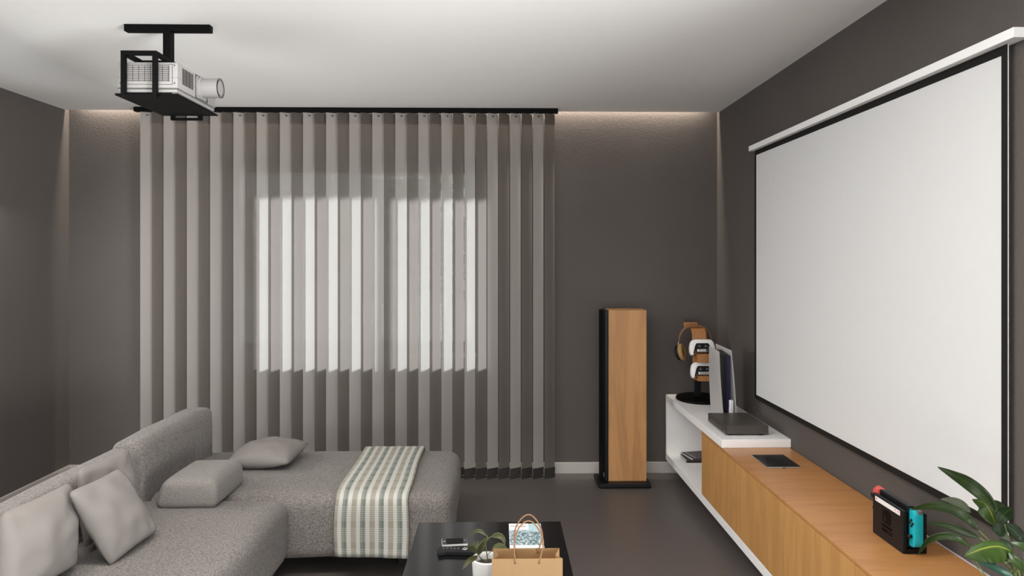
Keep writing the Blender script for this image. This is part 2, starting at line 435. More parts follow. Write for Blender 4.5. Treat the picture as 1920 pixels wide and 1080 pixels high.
def prism(pts, h, axis='Z', base=0.0, bev=0.0):
    """Extrude a 2-D outline by h along an axis (X: pts are y,z; Y: pts are x,z; Z: pts are x,y)."""
    b = new_bm()
    def put(p, t):
        return {'X': (t, p[0], p[1]), 'Y': (p[0], t, p[1]), 'Z': (p[0], p[1], t)}[axis]
    lo = [b.verts.new(put(p, base)) for p in pts]
    hi = [b.verts.new(put(p, base + h)) for p in pts]
    n = len(pts)
    b.faces.new(lo); b.faces.new(hi[::-1])
    for i in range(n):
        b.faces.new((lo[i], hi[i], hi[(i + 1) % n], lo[(i + 1) % n]))
    bmesh.ops.recalc_face_normals(b, faces=b.faces)
    if bev > 0:
        bmesh.ops.bevel(b, geom=list(b.edges), offset=bev, segments=2, profile=0.5, affect='EDGES')
    return b

def lathe(prof, seg=32, sx=1.0, sy=1.0):
    """Revolve (r, z) pairs about Z; open ends with r = 0 close themselves."""
    b = new_bm(); rings = []
    for r, z in prof:
        if r < 1e-6: rings.append([b.verts.new((0, 0, z))])
        else: rings.append([b.verts.new((r * sx * math.cos(2 * PI * i / seg), r * sy * math.sin(2 * PI * i / seg), z)) for i in range(seg)])
    for a, c in zip(rings, rings[1:]):
        for i in range(seg):
            j = (i + 1) % seg
            if len(a) == 1 and len(c) == 1: continue
            if len(a) == 1: b.faces.new((a[0], c[j], c[i]))
            elif len(c) == 1: b.faces.new((a[i], a[j], c[0]))
            else: b.faces.new((a[i], a[j], c[j], c[i]))
    bmesh.ops.recalc_face_normals(b, faces=b.faces)
    return b

def catmull(pts, n=8):
    pts = [Vector(p) for p in pts]
    P = [pts[0] * 2 - pts[1]] + pts + [pts[-1] * 2 - pts[-2]]
    out = []
    for i in range(1, len(P) - 2):
        for k in range(n):
            t = k / n
            a, b_, c, d = P[i - 1], P[i], P[i + 1], P[i + 2]
            out.append(0.5 * ((2 * b_) + (c - a) * t + (2 * a - 5 * b_ + 4 * c - d) * t * t + (3 * b_ - a - 3 * c + d) * t ** 3))
    out.append(pts[-1])
    return out

def tube(path, r, seg=8, flat=(1.0, 1.0), up=Vector((0, 1, 0.02))):
    b = new_bm(); rings = []
    n = len(path)
    for i, p in enumerate(path):
        t = (Vector(path[min(i + 1, n - 1)]) - Vector(path[max(i - 1, 0)])).normalized()
        s = t.cross(up).normalized(); w = s.cross(t).normalized()
        rr = r(i / (n - 1)) if callable(r) else r
        rings.append([b.verts.new(Vector(p) + s * (rr * flat[0] * math.cos(2 * PI * k / seg)) + w * (rr * flat[1] * math.sin(2 * PI * k / seg))) for k in range(seg)])
    for a, c in zip(rings, rings[1:]):
        for k in range(seg):
            b.faces.new((a[k], a[(k + 1) % seg], c[(k + 1) % seg], c[k]))
    b.faces.new(rings[0][::-1]); b.faces.new(rings[-1])
    bmesh.ops.recalc_face_normals(b, faces=b.faces)
    return b

def soft_box(x0, x1, y0, y1, z0, z1, r, puff=0.0, inner=10, rs=4, wob=0.0, bulge=0.0):
    """Upholstered block: rounded edges, crowned top, gently wobbling surface."""
    hx, hy, hz = (x1 - x0) / 2, (y1 - y0) / 2, (z1 - z0) / 2
    c = Vector(((x0 + x1) / 2, (y0 + y1) / 2, (z0 + z1) / 2))
    def line(h):
        rr = min(r, h * 0.98)
        a = [-h + rr * (1 - math.cos(PI / 2 * k / rs)) for k in range(rs)]
        m = [-(h - rr) + 2 * (h - rr) * k / inner for k in range(inner + 1)]
        return a + m + [-q for q in a[::-1]]
    L = [line(hx), line(hy), line(hz)]
    b = new_bm(); cache = {}
    def vert(q):
        k = tuple(round(t, 6) for t in q)
        if k in cache: return cache[k]
        e = Vector(q)
        cl = Vector([max(-(h - min(r, h * 0.98)), min(h - min(r, h * 0.98), t)) for t, h in zip(q, (hx, hy, hz))])
        d = e - cl
        p = cl + d.normalized() * min(r, min(hx, hy, hz) * 0.98) if d.length > 1e-9 else e
        ux, uy, uz = p.x / hx, p.y / hy, p.z / hz
        if uz > 0: p.z += puff * (1 - ux ** 4) * (1 - uy ** 4) * uz
        p.x += bulge * ux * (1 - uz * uz); p.y += bulge * uy * (1 - uz * uz)
        p = p + c
        if wob > 0: p += Vector([noise.noise(p * 5 + Vector((k * 7, 0, 0))) for k in range(3)]) * wob
        cache[k] = b.verts.new(p); return cache[k]
    for ax in range(3):
        o1, o2 = (ax + 1) % 3, (ax + 2) % 3
        for sgn in (-1, 1):
            h = (hx, hy, hz)[ax] * sgn
            for i in range(len(L[o1]) - 1):
                for j in range(len(L[o2]) - 1):
                    q = []
                    for a, d in ((i, j), (i + 1, j), (i + 1, j + 1), (i, j + 1)):
                        t = [0, 0, 0]; t[ax] = h; t[o1] = L[o1][a]; t[o2] = L[o2][d]; q.append(vert(t))
                    if len(set(q)) < 3: continue
                    q2 = []
                    for w in q:
                        if w not in q2: q2.append(w)
                    try: b.faces.new(q2 if sgn > 0 else q2[::-1])
                    except ValueError: pass
    return b

def pillow(cs, T, n=22, pinch=0.05, seed=0):
    """Stuffed cushion spanned by four corner points (in order), T = full thickness."""
    cs = [Vector(p) for p in cs]
    nrm = (cs[1] - cs[0]).cross(cs[3] - cs[0]).normalized()
    mid = sum(cs, Vector()) / 4
    b = new_bm(); grids = []
    for s in (1, -1):
        g = []
        for i in range(n + 1):
            row = []
            for j in range(n + 1):
                u, v = -1 + 2 * i / n, -1 + 2 * j / n
                ck = 1 - 0.05 * (u * v) ** 8
                uu, vv = u * (1 - pinch * (1 - v * v)) * ck, v * (1 - pinch * (1 - u * u)) * ck
                a, d = (uu + 1) / 2, (vv + 1) / 2
                p = cs[0] * (1 - a) * (1 - d) + cs[1] * a * (1 - d) + cs[2] * a * d + cs[3] * (1 - a) * d
                t = max(0.0, (1 - u * u) * (1 - v * v))
                bul = T / 2 * (t ** 0.42) * (1 - 0.10 * abs(u * v))
                wr = noise.noise(Vector((u * 2.2 + seed * 3.1, v * 2.2, s * 1.7))) * 0.010 * min(1, t * 4)
                dg = abs(abs(u) - abs(v))
                wr -= 0.004 * math.exp(-(dg / 0.10) ** 2) * min(1, t * 5) * min(1, (u * u + v * v))
                row.append(b.verts.new(p + nrm * s * (bul + wr)))
            g.append(row)
        grids.append(g)
        for i in range(n):
            for j in range(n):
                q = (g[i][j], g[i + 1][j], g[i + 1][j + 1], g[i][j + 1])
                b.faces.new(q if s > 0 else q[::-1])
    bmesh.ops.remove_doubles(b, verts=b.verts, dist=1e-5)
    return b

def leaf_bm(path, wa, wb, up=Vector((0, -0.35, 1)), n=14, fold=0.25, twist=0.0):
    """Leaf blade on a curved midrib; wa / wb are the half widths to either side."""
    pts = catmull(path, max(3, n // max(1, len(path) - 1)))
    b = new_bm(); uvl = b.loops.layers.uv.new('UVMap'); rows = []
    N = len(pts)
    for i, p in enumerate(pts):
        t = i / (N - 1)
        tan = (pts[min(i + 1, N - 1)] - pts[max(i - 1, 0)]).normalized()
        view = (p - Vector((0, 0, CAM_Z))).normalized()                  # blades turn their face to the open room
        side = Matrix.Rotation(twist * (1 - 0.5 * t), 3, tan) @ tan.cross(view).normalized()
        nor = side.cross(tan).normalized()
        w = math.sin(PI * min(1, max(0, t ** 0.8))) ** 0.75
        w = max(w, 0.02)
        row = []
        for k in (-1, -0.55, 0, 0.55, 1):
            ww = wa if k < 0 else wb
            row.append((b.verts.new(p + side * (k * ww * w) - nor * (fold * abs(k) * ww * w)), (k + 1) / 2, t))
        rows.append(row)
    for r0, r1 in zip(rows, rows[1:]):
        for k in range(4):
            f = b.faces.new((r0[k][0], r0[k + 1][0], r1[k + 1][0], r1[k][0]))
            for l, s in zip(f.loops, (r0[k], r0[k + 1], r1[k + 1], r1[k])):
                l[uvl].uv = (s[1], s[2])
    g = bmesh.ops.solidify(b, geom=list(b.faces), thickness=0.0012)
    return b

def obj(name, bm, mat, parent=None, smooth=False, local=False):
    me = bpy.data.meshes.new(name)
    if parent is not None and not local:
        off = parent.location.copy()
        if parent.parent is not None: off += parent.parent.location
        bmesh.ops.translate(bm, vec=-off, verts=bm.verts)
    bm.to_mesh(me); bm.free()
    me.materials.append(M[mat] if isinstance(mat, str) else mat)
    if smooth:
        me.polygons.foreach_set('use_smooth', [True] * len(me.polygons))
        if smooth == 'auto' and hasattr(me, 'set_sharp_from_angle'):
            me.set_sharp_from_angle(angle=math.radians(35))
    o = bpy.data.objects.new(name, me)
    C.objects.link(o)
    if parent is not None: o.parent = parent
    return o

def tag(o, label, cat, group=None, kind=None):
    o['label'] = label; o['category'] = cat
    if group: o['group'] = group
    if kind: o['kind'] = kind
    return o

def thing(name, label, cat, loc=(0, 0, 0), rot=(0, 0, 0), group=None):
    o = bpy.data.objects.new(name, None); C.objects.link(o)
    o.empty_display_size = 0.05
    o.location = loc; o.rotation_euler = rot
    return tag(o, label, cat, group)

def struct(name, bm, mat, label, smooth=False):
    o = obj(name, bm, mat, smooth=smooth)
    o['kind'] = 'structure'; o['label'] = label
    return o

def text_bm(s, size, depth=0.0004):
    cu = bpy.data.curves.new('lettering', 'FONT'); cu.body = s; cu.size = size; cu.extrude = depth
    cu.align_x = 'CENTER'; cu.align_y = 'CENTER'
    o = bpy.data.objects.new('lettering', cu); C.objects.link(o)
    dg = bpy.context.evaluated_depsgraph_get()
    me = bpy.data.meshes.new_from_object(o.evaluated_get(dg))
    b = new_bm(); b.from_mesh(me)
    bpy.data.objects.remove(o); bpy.data.curves.remove(cu); bpy.data.meshes.remove(me)
    return b

# ------------------------------------------------------------------ the room
XL, XR, YB, YF, H = -2.83, 1.46, 4.734, -2.15, 2.40
SLOT = 4.690
WT = 0.34
WX0, WX1, WZ0, WZ1 = -1.85, -0.152, 0.779, 2.097       # window opening

struct('floor', bx(XL - 0.2, XR + 0.2, YF - 0.2, YB + WT, -0.12, 0.0), 'floor', 'dark taupe smooth floor')
struct('ceiling', join(bx(XL - 0.2, XR + 0.2, YF - 0.2, SLOT, H, H + 0.12),
                       bx(XL - 0.2, XR + 0.2, SLOT - 0.05, YB + WT, H + 0.12, H + 0.2)), 'ceiling', 'plain white ceiling with a light slot along the window wall')
b = new_bm()
zt = H + 0.12
box(b, XL - 0.15, WX0, YB, YB + WT, 0, zt); box(b, WX1, XR + 0.15, YB, YB + WT, 0, zt)
box(b, WX0, WX1, YB, YB + WT, 0, WZ0); box(b, WX0, WX1, YB, YB + WT, WZ1, zt)
struct('wall_back', b, 'wall', 'dark taupe textured wall behind the vertical blind')
def side_wall(x0, x1, y0, y1, z0, z1):
    b = new_bm()
    box(b, x0, x1, YF - 0.2, y0, 0, zt); box(b, x0, x1, y1, YB, 0, zt)
    box(b, x0, x1, y0, y1, 0, z0); box(b, x0, x1, y0, y1, z1, zt)
    return b
def added_side_window(name, x, y0, y1, z0, z1, n, label):  # unseen windows, added as openings for the side fill lamps
    e = [y0 + (y1 - y0) * k / n for k in range(n + 1)]
    parts = [bx(x - 0.03, x + 0.03, y0, y1, z0, z0 + 0.05), bx(x - 0.03, x + 0.03, y0, y1, z1 - 0.05, z1)]
    parts += [bx(x - 0.03, x + 0.03, max(y0, q - 0.025), min(y1, q + 0.025), z0 + 0.05, z1 - 0.05) for q in e]
    w = struct(name, join(*parts), 'frame', label)
    for q0, q1 in zip(e, e[1:]):
        obj('pane', bx(x - 0.002, x + 0.002, q0 + 0.025, q1 - 0.025, z0 + 0.05, z1 - 0.05), 'glass', w)
struct('wall_left', side_wall(XL - 0.15, XL, 2.35, 3.95, 0.2, 2.1), 'wall', 'dark taupe textured wall beyond the sofa')
struct('wall_right', side_wall(XR, XR + 0.15, -1.4, 1.2, 0.2, 2.1), 'wall', 'dark taupe textured wall carrying the projection screen')
added_side_window('added_glazing_left', XL - 0.08, 2.35, 3.95, 0.2, 2.1, 2, 'added dark framed glazing of the left wall for fill light')
added_side_window('added_glazing_right', XR + 0.08, -1.4, 1.2, 0.2, 2.1, 3, 'added dark framed glazing of the right wall for fill light')
RX0, RX1, RZ1 = -2.55, 1.2, 2.2  # unseen door opening, added to let the rear fill lamps in
b = new_bm()
box(b, XL, RX0, YF - 0.15, YF, 0, H); box(b, RX1, XR, YF - 0.15, YF, 0, H); box(b, RX0, RX1, YF - 0.15, YF, RZ1, H)
struct('wall_front', b, 'wall', 'dark taupe wall with added glazed doors behind the camera')
w2 = struct('added_glazing_rear', join(bx(RX0, RX1, YF - 0.1, YF - 0.04, 0, 0.05), bx(RX0, RX1, YF - 0.1, YF - 0.04, RZ1 - 0.05, RZ1),
            bx(RX0, RX0 + 0.05, YF - 0.1, YF - 0.04, 0.05, RZ1 - 0.05), bx(RX1 - 0.05, RX1, YF - 0.1, YF - 0.04, 0.05, RZ1 - 0.05),
            bx(-0.70, -0.65, YF - 0.1, YF - 0.04, 0.05, RZ1 - 0.05)), 'frame', 'added dark framed glazed doors behind the camera for fill light')
for a, c in ((RX0 + 0.05, -0.70), (-0.65, RX1 - 0.05)):
    obj('pane', bx(a, c, YF - 0.072, YF - 0.068, 0.05, RZ1 - 0.05), 'glass', w2)

struct('baseboard_back', bx(XL, XR, YB - 0.014, YB, 0, 0.0725, 0.002), 'trim', 'low cream skirting below the blind')
struct('baseboard_left', bx(XL, XL + 0.014, YF, YB - 0.014, 0, 0.0725, 0.002), 'trim', 'low cream skirting along the left wall')
struct('baseboard_right', bx(XR - 0.014, XR, YF, YB - 0.014, 0, 0.0725, 0.002), 'trim', 'low cream skirting under the media cabinet')

# window 1: dark frame set deep in the wall, two sashes, two panes
WY = 4.985
w1 = struct('window_1', join(
    bx(WX0, WX1, WY, WY + 0.06, WZ0, WZ0 + 0.030), bx(WX0, WX1, WY, WY + 0.06, WZ1 - 0.030, WZ1),
    bx(WX0, WX0 + 0.012, WY, WY + 0.06, WZ0 + 0.030, WZ1 - 0.030), bx(WX1 - 0.012, WX1, WY, WY + 0.06, WZ0 + 0.030, WZ1 - 0.030)),
    'frame', 'dark framed two pane window behind the vertical blind')
px0, px1, pz0, pz1, pm = -1.816, -0.188, 0.846, 2.030, -1.002
for a, c, yo in ((WX0 + 0.012, pm, 0.004), (pm, WX1 - 0.012, 0.030)):
    i0 = px0 if a < pm - 0.1 else pm + 0.034
    i1 = pm - 0.034 if a < pm - 0.1 else px1
    s = obj('sash', join(bx(a, c, WY + yo, WY + yo + 0.024, WZ0 + 0.030, pz0), bx(a, c, WY + yo, WY + yo + 0.024, pz1, WZ1 - 0.030),
                         bx(a, i0, WY + yo, WY + yo + 0.024, pz0, pz1), bx(i1, c, WY + yo, WY + yo + 0.024, pz0, pz1)), 'frame', w1)
    obj('pane', bx(i0, i1, WY + yo + 0.010, WY + yo + 0.014, pz0, pz1), 'glass', s)

# added fill panel at the ceiling, out of view, to brighten upward surfaces
cl = thing('added_fill_panel', 'added flush white fill panel over the sofa, out of view', 'fill light', (-0.95, 1.70, H - 0.02))
obj('frame', join(bx(-2.0, 0.1, 1.54, 1.56, H - 0.02, H - 0.0005), bx(-2.0, 0.1, 1.84, 1.86, H - 0.02, H - 0.0005), bx(-2.0, -1.98, 1.56, 1.84, H - 0.02, H - 0.0005), bx(0.08, 0.1, 1.56, 1.84, H - 0.02, H - 0.0005)), 'white', cl)
obj('diffuser', bx(-1.98, 0.08, 1.56, 1.84, H - 0.012, H - 0.0005), 'white', cl)
pl_ = bpy.data.lights.new('fill_panel_lamp', 'AREA'); pl_.shape = 'RECTANGLE'; pl_.size = 2.04; pl_.size_y = 0.26; pl_.energy = 62.0; pl_.color = (1.0, 0.965, 0.94)  # added fill lamp of the ceiling panel
po = bpy.data.objects.new('fill_panel_lamp', pl_); C.objects.link(po); po.location = (-0.95, 1.70, H - 0.014)

# light slot along the back wall: LED profile with its lamp
led = tag(obj('cove_light', bx(XL + 0.05, XR - 0.05, SLOT + 0.002, SLOT + 0.010, H + 0.106, H + 0.118), 'led'),
          'warm LED strip hidden in ceiling slot above the back wall', 'strip light')
ll = bpy.data.lights.new('cove_lamp', 'AREA'); ll.shape = 'RECTANGLE'; ll.size = XR - XL - 0.2; ll.size_y = 0.02
ll.energy = 34.0; ll.color = (1.0, 0.90, 0.78)
lo = bpy.data.objects.new('cove_lamp', ll); C.objects.link(lo)
lo.location = ((XL + XR) / 2, SLOT + 0.014, H + 0.105); lo.rotation_euler = (math.radians(2), 0, 0)

# ------------------------------------------------------------------ garden outside the window
g = struct('ground', bx(-30, 30, YB + 1.5, 45, -0.6, -0.3), 'grass', 'pale gravel ground outside the window')
for i, (tx, ty, th, lab) in enumerate(((-0.9, 13.0, 3.6, 'pale leafy tree outside, seen through the right of the window blind'),
                                       (-4.6, 15.5, 3.0, 'pale leafy tree outside, seen through the left of the window blind'))):
    t = thing('garden_tree', lab, 'tree', (tx, ty, -0.3), group='trees outside the window')
    obj('trunk', tube([(tx, ty, -0.3), (tx + 0.05, ty, 0.6), (tx, ty, th * 0.6)], lambda q: 0.14 - 0.07 * q, 8), 'bark', t, True)
    b = new_bm()
    for k in range(1500):
        d = Vector((random.gauss(0, 1), random.gauss(0, 1), random.gauss(0, 1))).normalized() * random.uniform(0.55, 1.0)
        p = Vector((tx + d.x * 1.35, ty + d.y * 1.3, th * 0.62 + d.z * th * 0.40 - 0.1))
        a = Vector((random.gauss(0, 1), random.gauss(0, 1), random.gauss(0, 1))).normalized()
        c = a.orthogonal().normalized(); s = random.uniform(0.05, 0.10)
        vv = [b.verts.new(p + a * s), b.verts.new(p + c * s * 0.6), b.verts.new(p - a * s), b.verts.new(p - c * s * 0.6)]
        b.faces.new(vv)
    f = obj('foliage', b, 'treeleaf', t); f['kind'] = 'stuff'

# ------------------------------------------------------------------ vertical blind
SY = 4.600
bl = thing('vertical_blind', 'floor length vertical blind of alternating light and brown slats on black rail', 'blind', (-0.974, SY, 0.0))
obj('head_rail', bx(-2.332, 0.382, SY - 0.02, SY + 0.02, H - 0.030, H - 0.001, 0.002), 'black', bl)
TH = math.radians(30.0)
SW = 0.0790
x_first = at(263, 500, Y=SY - SW / 2 * math.sin(TH)).x + SW / 2 * math.cos(TH)
x_last = at(1040, 500, Y=SY + SW / 2 * math.sin(TH)).x - SW / 2 * math.cos(TH)
pitch = (x_last - x_first) / 35.0

def slat_bm(z0, z1, off=0.0, wide=0.0):
    b = new_bm(); w = SW / 2 + wide; n = 6
    lo_, hi_ = [], []
    for k in range(n + 1):
        s = -w + 2 * w * k / n
        cv = 0.0035 * (1 - (s / w) ** 2) + off
        lo_.append(b.verts.new((s, -cv, z0))); hi_.append(b.verts.new((s, -cv, z1)))
    for k in range(n):
        b.faces.new((lo_[k], lo_[k + 1], hi_[k + 1], hi_[k]))
    return b
protos = {}
for key in ('slat_light', 'slat_dark'):
    me = bpy.data.meshes.new('slat_fabric'); b = slat_bm(0.072, 2.367); b.to_mesh(me); b.free(); me.materials.append(M[key])
    me.polygons.foreach_set('use_smooth', [True] * len(me.polygons))
    mh = bpy.data.meshes.new('slat_hem'); b = slat_bm(2.296, 2.3665, 0.0012)
    b.to_mesh(mh); b.free(); mh.materials.append(M[key])
    protos[key] = (me, mh)
b = slat_bm(0.008, 0.076, 0.0008, 0.002)
bmesh.ops.solidify(b, geom=list(b.faces), thickness=0.002)
mw = bpy.data.meshes.new('slat_weight'); b.to_mesh(mw); b.free(); mw.materials.append(M['weight'])
b = prism([(-0.011, 0.0), (0.011, 0.0), (0.006, -0.009), (0.0, -0.012), (-0.006, -0.009)], 0.002, 'Y', -0.009)
xf(b, Matrix.Translation((0, 0.002, 2.353)))
mk = bpy.data.meshes.new('slat_hook'); b.to_mesh(mk); b.free(); mk.materials.append(M['hole'])
for i in range(36):
    key = 'slat_light' if i % 2 == 0 else 'slat_dark'
    s = bpy.data.objects.new('slat', protos[key][0]); C.objects.link(s); s.parent = bl
    s.location = (x_first + pitch * i + 0.974, 0, 0); s.rotation_euler = (0, 0, TH)
    for nm, me in (('hem', protos[key][1]), ('bottom_weight', mw), ('hook', mk)):
        if nm == 'hook' and i % 2: continue
        c = bpy.data.objects.new(nm, me); C.objects.link(c); c.parent = s
# bead chain linking the weights
b = new_bm()
for i in range(36):
    for t in (0.36, 0.45, 0.55, 0.64):
        x = x_first + pitch * (i + t)
        if i == 35: break
        bmesh.ops.create_icosphere(b, subdivisions=1, radius=0.0022, matrix=Matrix.Translation((x, SY + (t - 0.5) * 0.02, 0.040 - 0.012 * math.sin(PI * t))))
o = obj('bead_chain', b, 'trim', bl, True); o['kind'] = 'stuff'

# ------------------------------------------------------------------ projection screen on the right wall
sc = thing('projection_screen', 'large pulled down projection screen with black border on right wall', 'projection screen', (1.44, 2.98, 0.643))
obj('housing', bx(1.413, XR - 0.001, 1.928, 4.000, CAM_Z + 0.610, CAM_Z + 0.6385, 0.0015), 'white', sc)
S0, S1, Z0, Z1 = 1.987, 3.978, 0.643, CAM_Z + 0.611
obj('screen_sheet', bx(1.440, 1.4435, S0, S1, Z0, Z1), 'screen', sc)
bd = 0.0245
obj('border', join(bx(1.4392, 1.4399, S0, S1, Z0, Z0 + bd), bx(1.4392, 1.4399, S0, S1, Z1 - bd - 0.004, Z1),
                   bx(1.4392, 1.4399, S0, S0 + bd, Z0 + bd, Z1 - bd - 0.004), bx(1.4392, 1.4399, S1 - bd, S1, Z0 + bd, Z1 - bd - 0.004)), 'screenblack', sc)
for y in (2.3, 3.7):
    obj('wall_bracket', bx(1.446, XR - 0.0005, y - 0.02, y + 0.02, Z1 - 0.05, Z1 - 0.001), 'white', sc)

# ------------------------------------------------------------------ white shelf unit and oak cabinet along the right wall
XF = 1.111
su = thing('shelf_unit', 'white floating open shelf unit in the corner beside the oak cabinet', 'shelf', (1.28, 4.1, 0.093))
obj('top_slab', bx(XF, XR - 0.001, 3.526, YB - 0.016, 0.484, 0.526, 0.0015), 'white', su)
obj('side_panel', bx(XF, XR - 0.001, YB - 0.038, YB - 0.016, 0.137, 0.4835, 0.001), 'white', su)
obj('bottom_slab', bx(XF, XR - 0.016, 1.293, YB - 0.016, 0.093, 0.1365, 0.0015), 'white', su)
obj('back_panel', bx(XR - 0.022, XR - 0.016, 3.880, YB - 0.039, 0.138, 0.4835), 'white', su)

oc = thing('media_cabinet', 'long low oak cabinet with plain doors under the projection screen', 'cabinet', (1.28, 2.586, 0.137))
yc1 = 3.879; dw = 0.6465
obj('carcass', bx(XF + 0.021, XR - 0.016, 1.293, yc1, 0.1372, 0.472), 'oak_v', oc)
obj('top_board', join(bx(XF, XR - 0.006, 1.293, 3.5255, 0.4725, 0.4838, 0.001), bx(XF, XR - 0.006, 3.5255, yc1, 0.4725, 0.4837)), 'oak_x', oc)
dm = None
for k in range(4):
    y0 = yc1 - dw * (k + 1) + 0.001; y1 = yc1 - dw * k - 0.001
    d = obj('door', bx(XF, XF + 0.0205, y0, y1, 0.1395, 0.4705, 0.0008), 'oak_v', oc)
obj('painted_light_line', bx(XR - 0.0055, XR - 0.0005, 1.293, 2.50, 0.472, 0.4850), 'painted_light', oc)  # pale strip painted for the line of light along the wall joint

# books lying on the bottom slab
def book(name, x0, x1, y0, y1, z0, z1, cov, label, rz):
    cx, cy = (x0 + x1) / 2, (y0 + y1) / 2
    t = thing(name, label, 'book', (cx, cy, z0), (0, 0, rz), 'books on the bottom shelf')
    w, d, h = (x1 - x0) / 2, (y1 - y0) / 2, z1 - z0
    obj('cover', join(bx(-w, w, -d, d, 0, 0.0022), bx(-w, w, -d, d, h - 0.0022, h), bx(-w, w, -d, -d + 0.003, 0.0022, h - 0.0022)), cov, t, local=True)
    obj('pages', bx(-w + 0.002, w - 0.004, -d + 0.0032, d - 0.004, 0.0023, h - 0.0023), 'paper', t, local=True)
    return t
book('pale_book', 1.178, 1.400, 4.432, 4.592, 0.1372, 0.1492, 'bookwhite', 'pale hardback at the bottom of the shelf stack', 0)
book('black_book', 1.175, 1.392, 4.434, 4.590, 0.1495, 0.1655, 'bookblack', 'black hardback in the middle of the shelf stack', 0)
t = book('grey_book', 1.192, 1.402, 4.440, 4.600, 0.1658, 0.1785, 'bookgrey', 'charcoal book lying askew on top of the shelf stack', math.radians(12))
obj('spine_line', bx(-0.080, -0.077, -0.07, 0.07, 0.0128, 0.0133), 'paper', t, local=True)

# ------------------------------------------------------------------ floor-standing loudspeaker
sp = thing('floor_speaker', 'tall oak floor standing loudspeaker with black grille on black plinth', 'speaker', (0.78, 4.51, 0.0))
obj('plinth', bx(0.617, 0.946, 4.398, 4.622, 0.006, 0.030, 0.003), 'softblack', sp)
for x in (0.635, 0.925):
    for y in (4.415, 4.605):
        obj('spike_foot', xf(lathe([(0, 0), (0.008, 0.001), (0.010, 0.0065), (0, 0.0065)], 12), Matrix.Translation((x, y, 0))), 'softblack', sp, True)
obj('cabinet_body', bx(0.688, 0.928, 4.456, 4.602, 0.0305, 1.105, 0.0015), 'oak_sp', sp)
obj('front_baffle', bx(0.664, 0.6875, 4.452, 4.606, 0.0305, 1.107, 0.004), 'softblack', sp)
gp = [(0.652 - 0.012 * math.cos(PI * k / 12 - PI / 2), 4.452 + 0.154 * k / 12) for k in range(13)]
obj('grille', prism(gp + [(0.6635, 4.606), (0.6635, 4.452)], 1.066, 'Z', 0.036), 'black', sp)
obj('badge', bx(0.6575, 0.6595, 4.4505, 4.4518, 0.060, 0.088), 'silver', sp)

# ------------------------------------------------------------------ headphone and controller stand
HX, HY, HZ = 1.285, 4.530, 0.526
hs = thing('headphone_stand', 'oak and black headphone stand with oval base on white shelf', 'stand', (HX, HY, HZ))
b = lathe([(0, 0), (0.97, 0), (1.0, 0.004), (1.0, 0.014), (0.97, 0.018), (0, 0.018)], 48)
xf(b, Matrix.Translation((HX, HY, HZ + 0.0005)) @ Matrix.Diagonal((0.148, 0.170, 1, 1)))
obj('base', b, 'black', hs, 'auto')
obj('post', bx(1.262, 1.298, 4.545, 4.575, HZ + 0.018, 0.975, 0.002), 'softblack', hs)
# oak back board bending backward at the top into the headband rest
yb = 4.470
prof = [(yb - 0.030, 0.672), (yb - 0.012, 0.80), (yb, 0.93), (yb + 0.010, 0.965), (yb + 0.035, 0.985), (yb + 0.080, 0.992)]
prof = [(p.x, p.y) for p in catmull([(a, c, 0) for a, c in prof], 5)]
back = [(a + 0.010, c - 0.006) for a, c in prof[::-1]]
obj('back_board', prism(prof + back, 0.088, 'X', 1.222), 'bamboo', hs)
obj('headband_stop', bx(1.192, 1.280, 4.556, 4.578, 0.985, 1.018, 0.004), 'bamboo', hs)
obj('lower_ledge', bx(1.228, 1.318, 4.372, 4.475, 0.672, 0.682, 0.002), 'bamboo', hs)
obj('upper_ledge', bx(1.226, 1.316, 4.386, 4.486, 0.812, 0.822, 0.002), 'bamboo', hs)
obj('front_lip', bx(1.228, 1.318, 4.3660, 4.3715, 0.672, 0.704, 0.001), 'bamboo', hs)
obj('front_lip', bx(1.226, 1.316, 4.3800, 4.3855, 0.784, 0.838, 0.001), 'bamboo', hs)

def controller(cx, cy, z0, label):
    t = thing('game_controller', label, 'controller', (cx, cy, z0), (math.radians(-14), 0, 0), 'white game controllers on the stand')
    R = [(0.0, 0.098), (0.040, 0.099), (0.060, 0.095), (0.073, 0.078), (0.079, 0.050), (0.080, 0.022), (0.073, 0.002), (0.062, -0.002), (0.054, 0.012),
         (0.044, 0.036), (0.036, 0.046), (0.0, 0.046)]
    out = R + [(-x, z) for x, z in R[::-1][1:-1]]
    obj('shell', prism(out, 0.034, 'Y', -0.017, 0.005), 'console_white', t, 'auto', local=True)
    K = [(0.0, 0.074), (0.036, 0.074), (0.046, 0.060), (0.060, 0.012), (0.056, 0.008), (0.046, 0.030), (0.037, 0.040), (0.0, 0.040)]
    out = K + [(-x, z) for x, z in K[::-1][1:-1]]
    obj('black_insert', prism(out, 0.030, 'Y', -0.0195), 'softblack', t, local=True)
    obj('touch_bar', bx(-0.034, 0.034, -0.019, 0.010, 0.018, 0.0395, 0.004), 'silver', t, local=True)
    for s in (-1, 1):
        obj('thumb_stick', xf(lathe([(0, 0), (0.007, 0), (0.008, 0.006), (0, 0.008)], 14), Matrix.Translation((0.020 * s, -0.0195, 0.054)) @ Matrix.Rotation(PI / 2, 4, 'X')), 'grey', t, True, local=True)
    return t
controller(1.272, 4.425, 0.824, 'white game controller on the upper ledge of the headphone stand')
controller(1.276, 4.410, 0.684, 'white game controller on the lower ledge of the headphone stand')

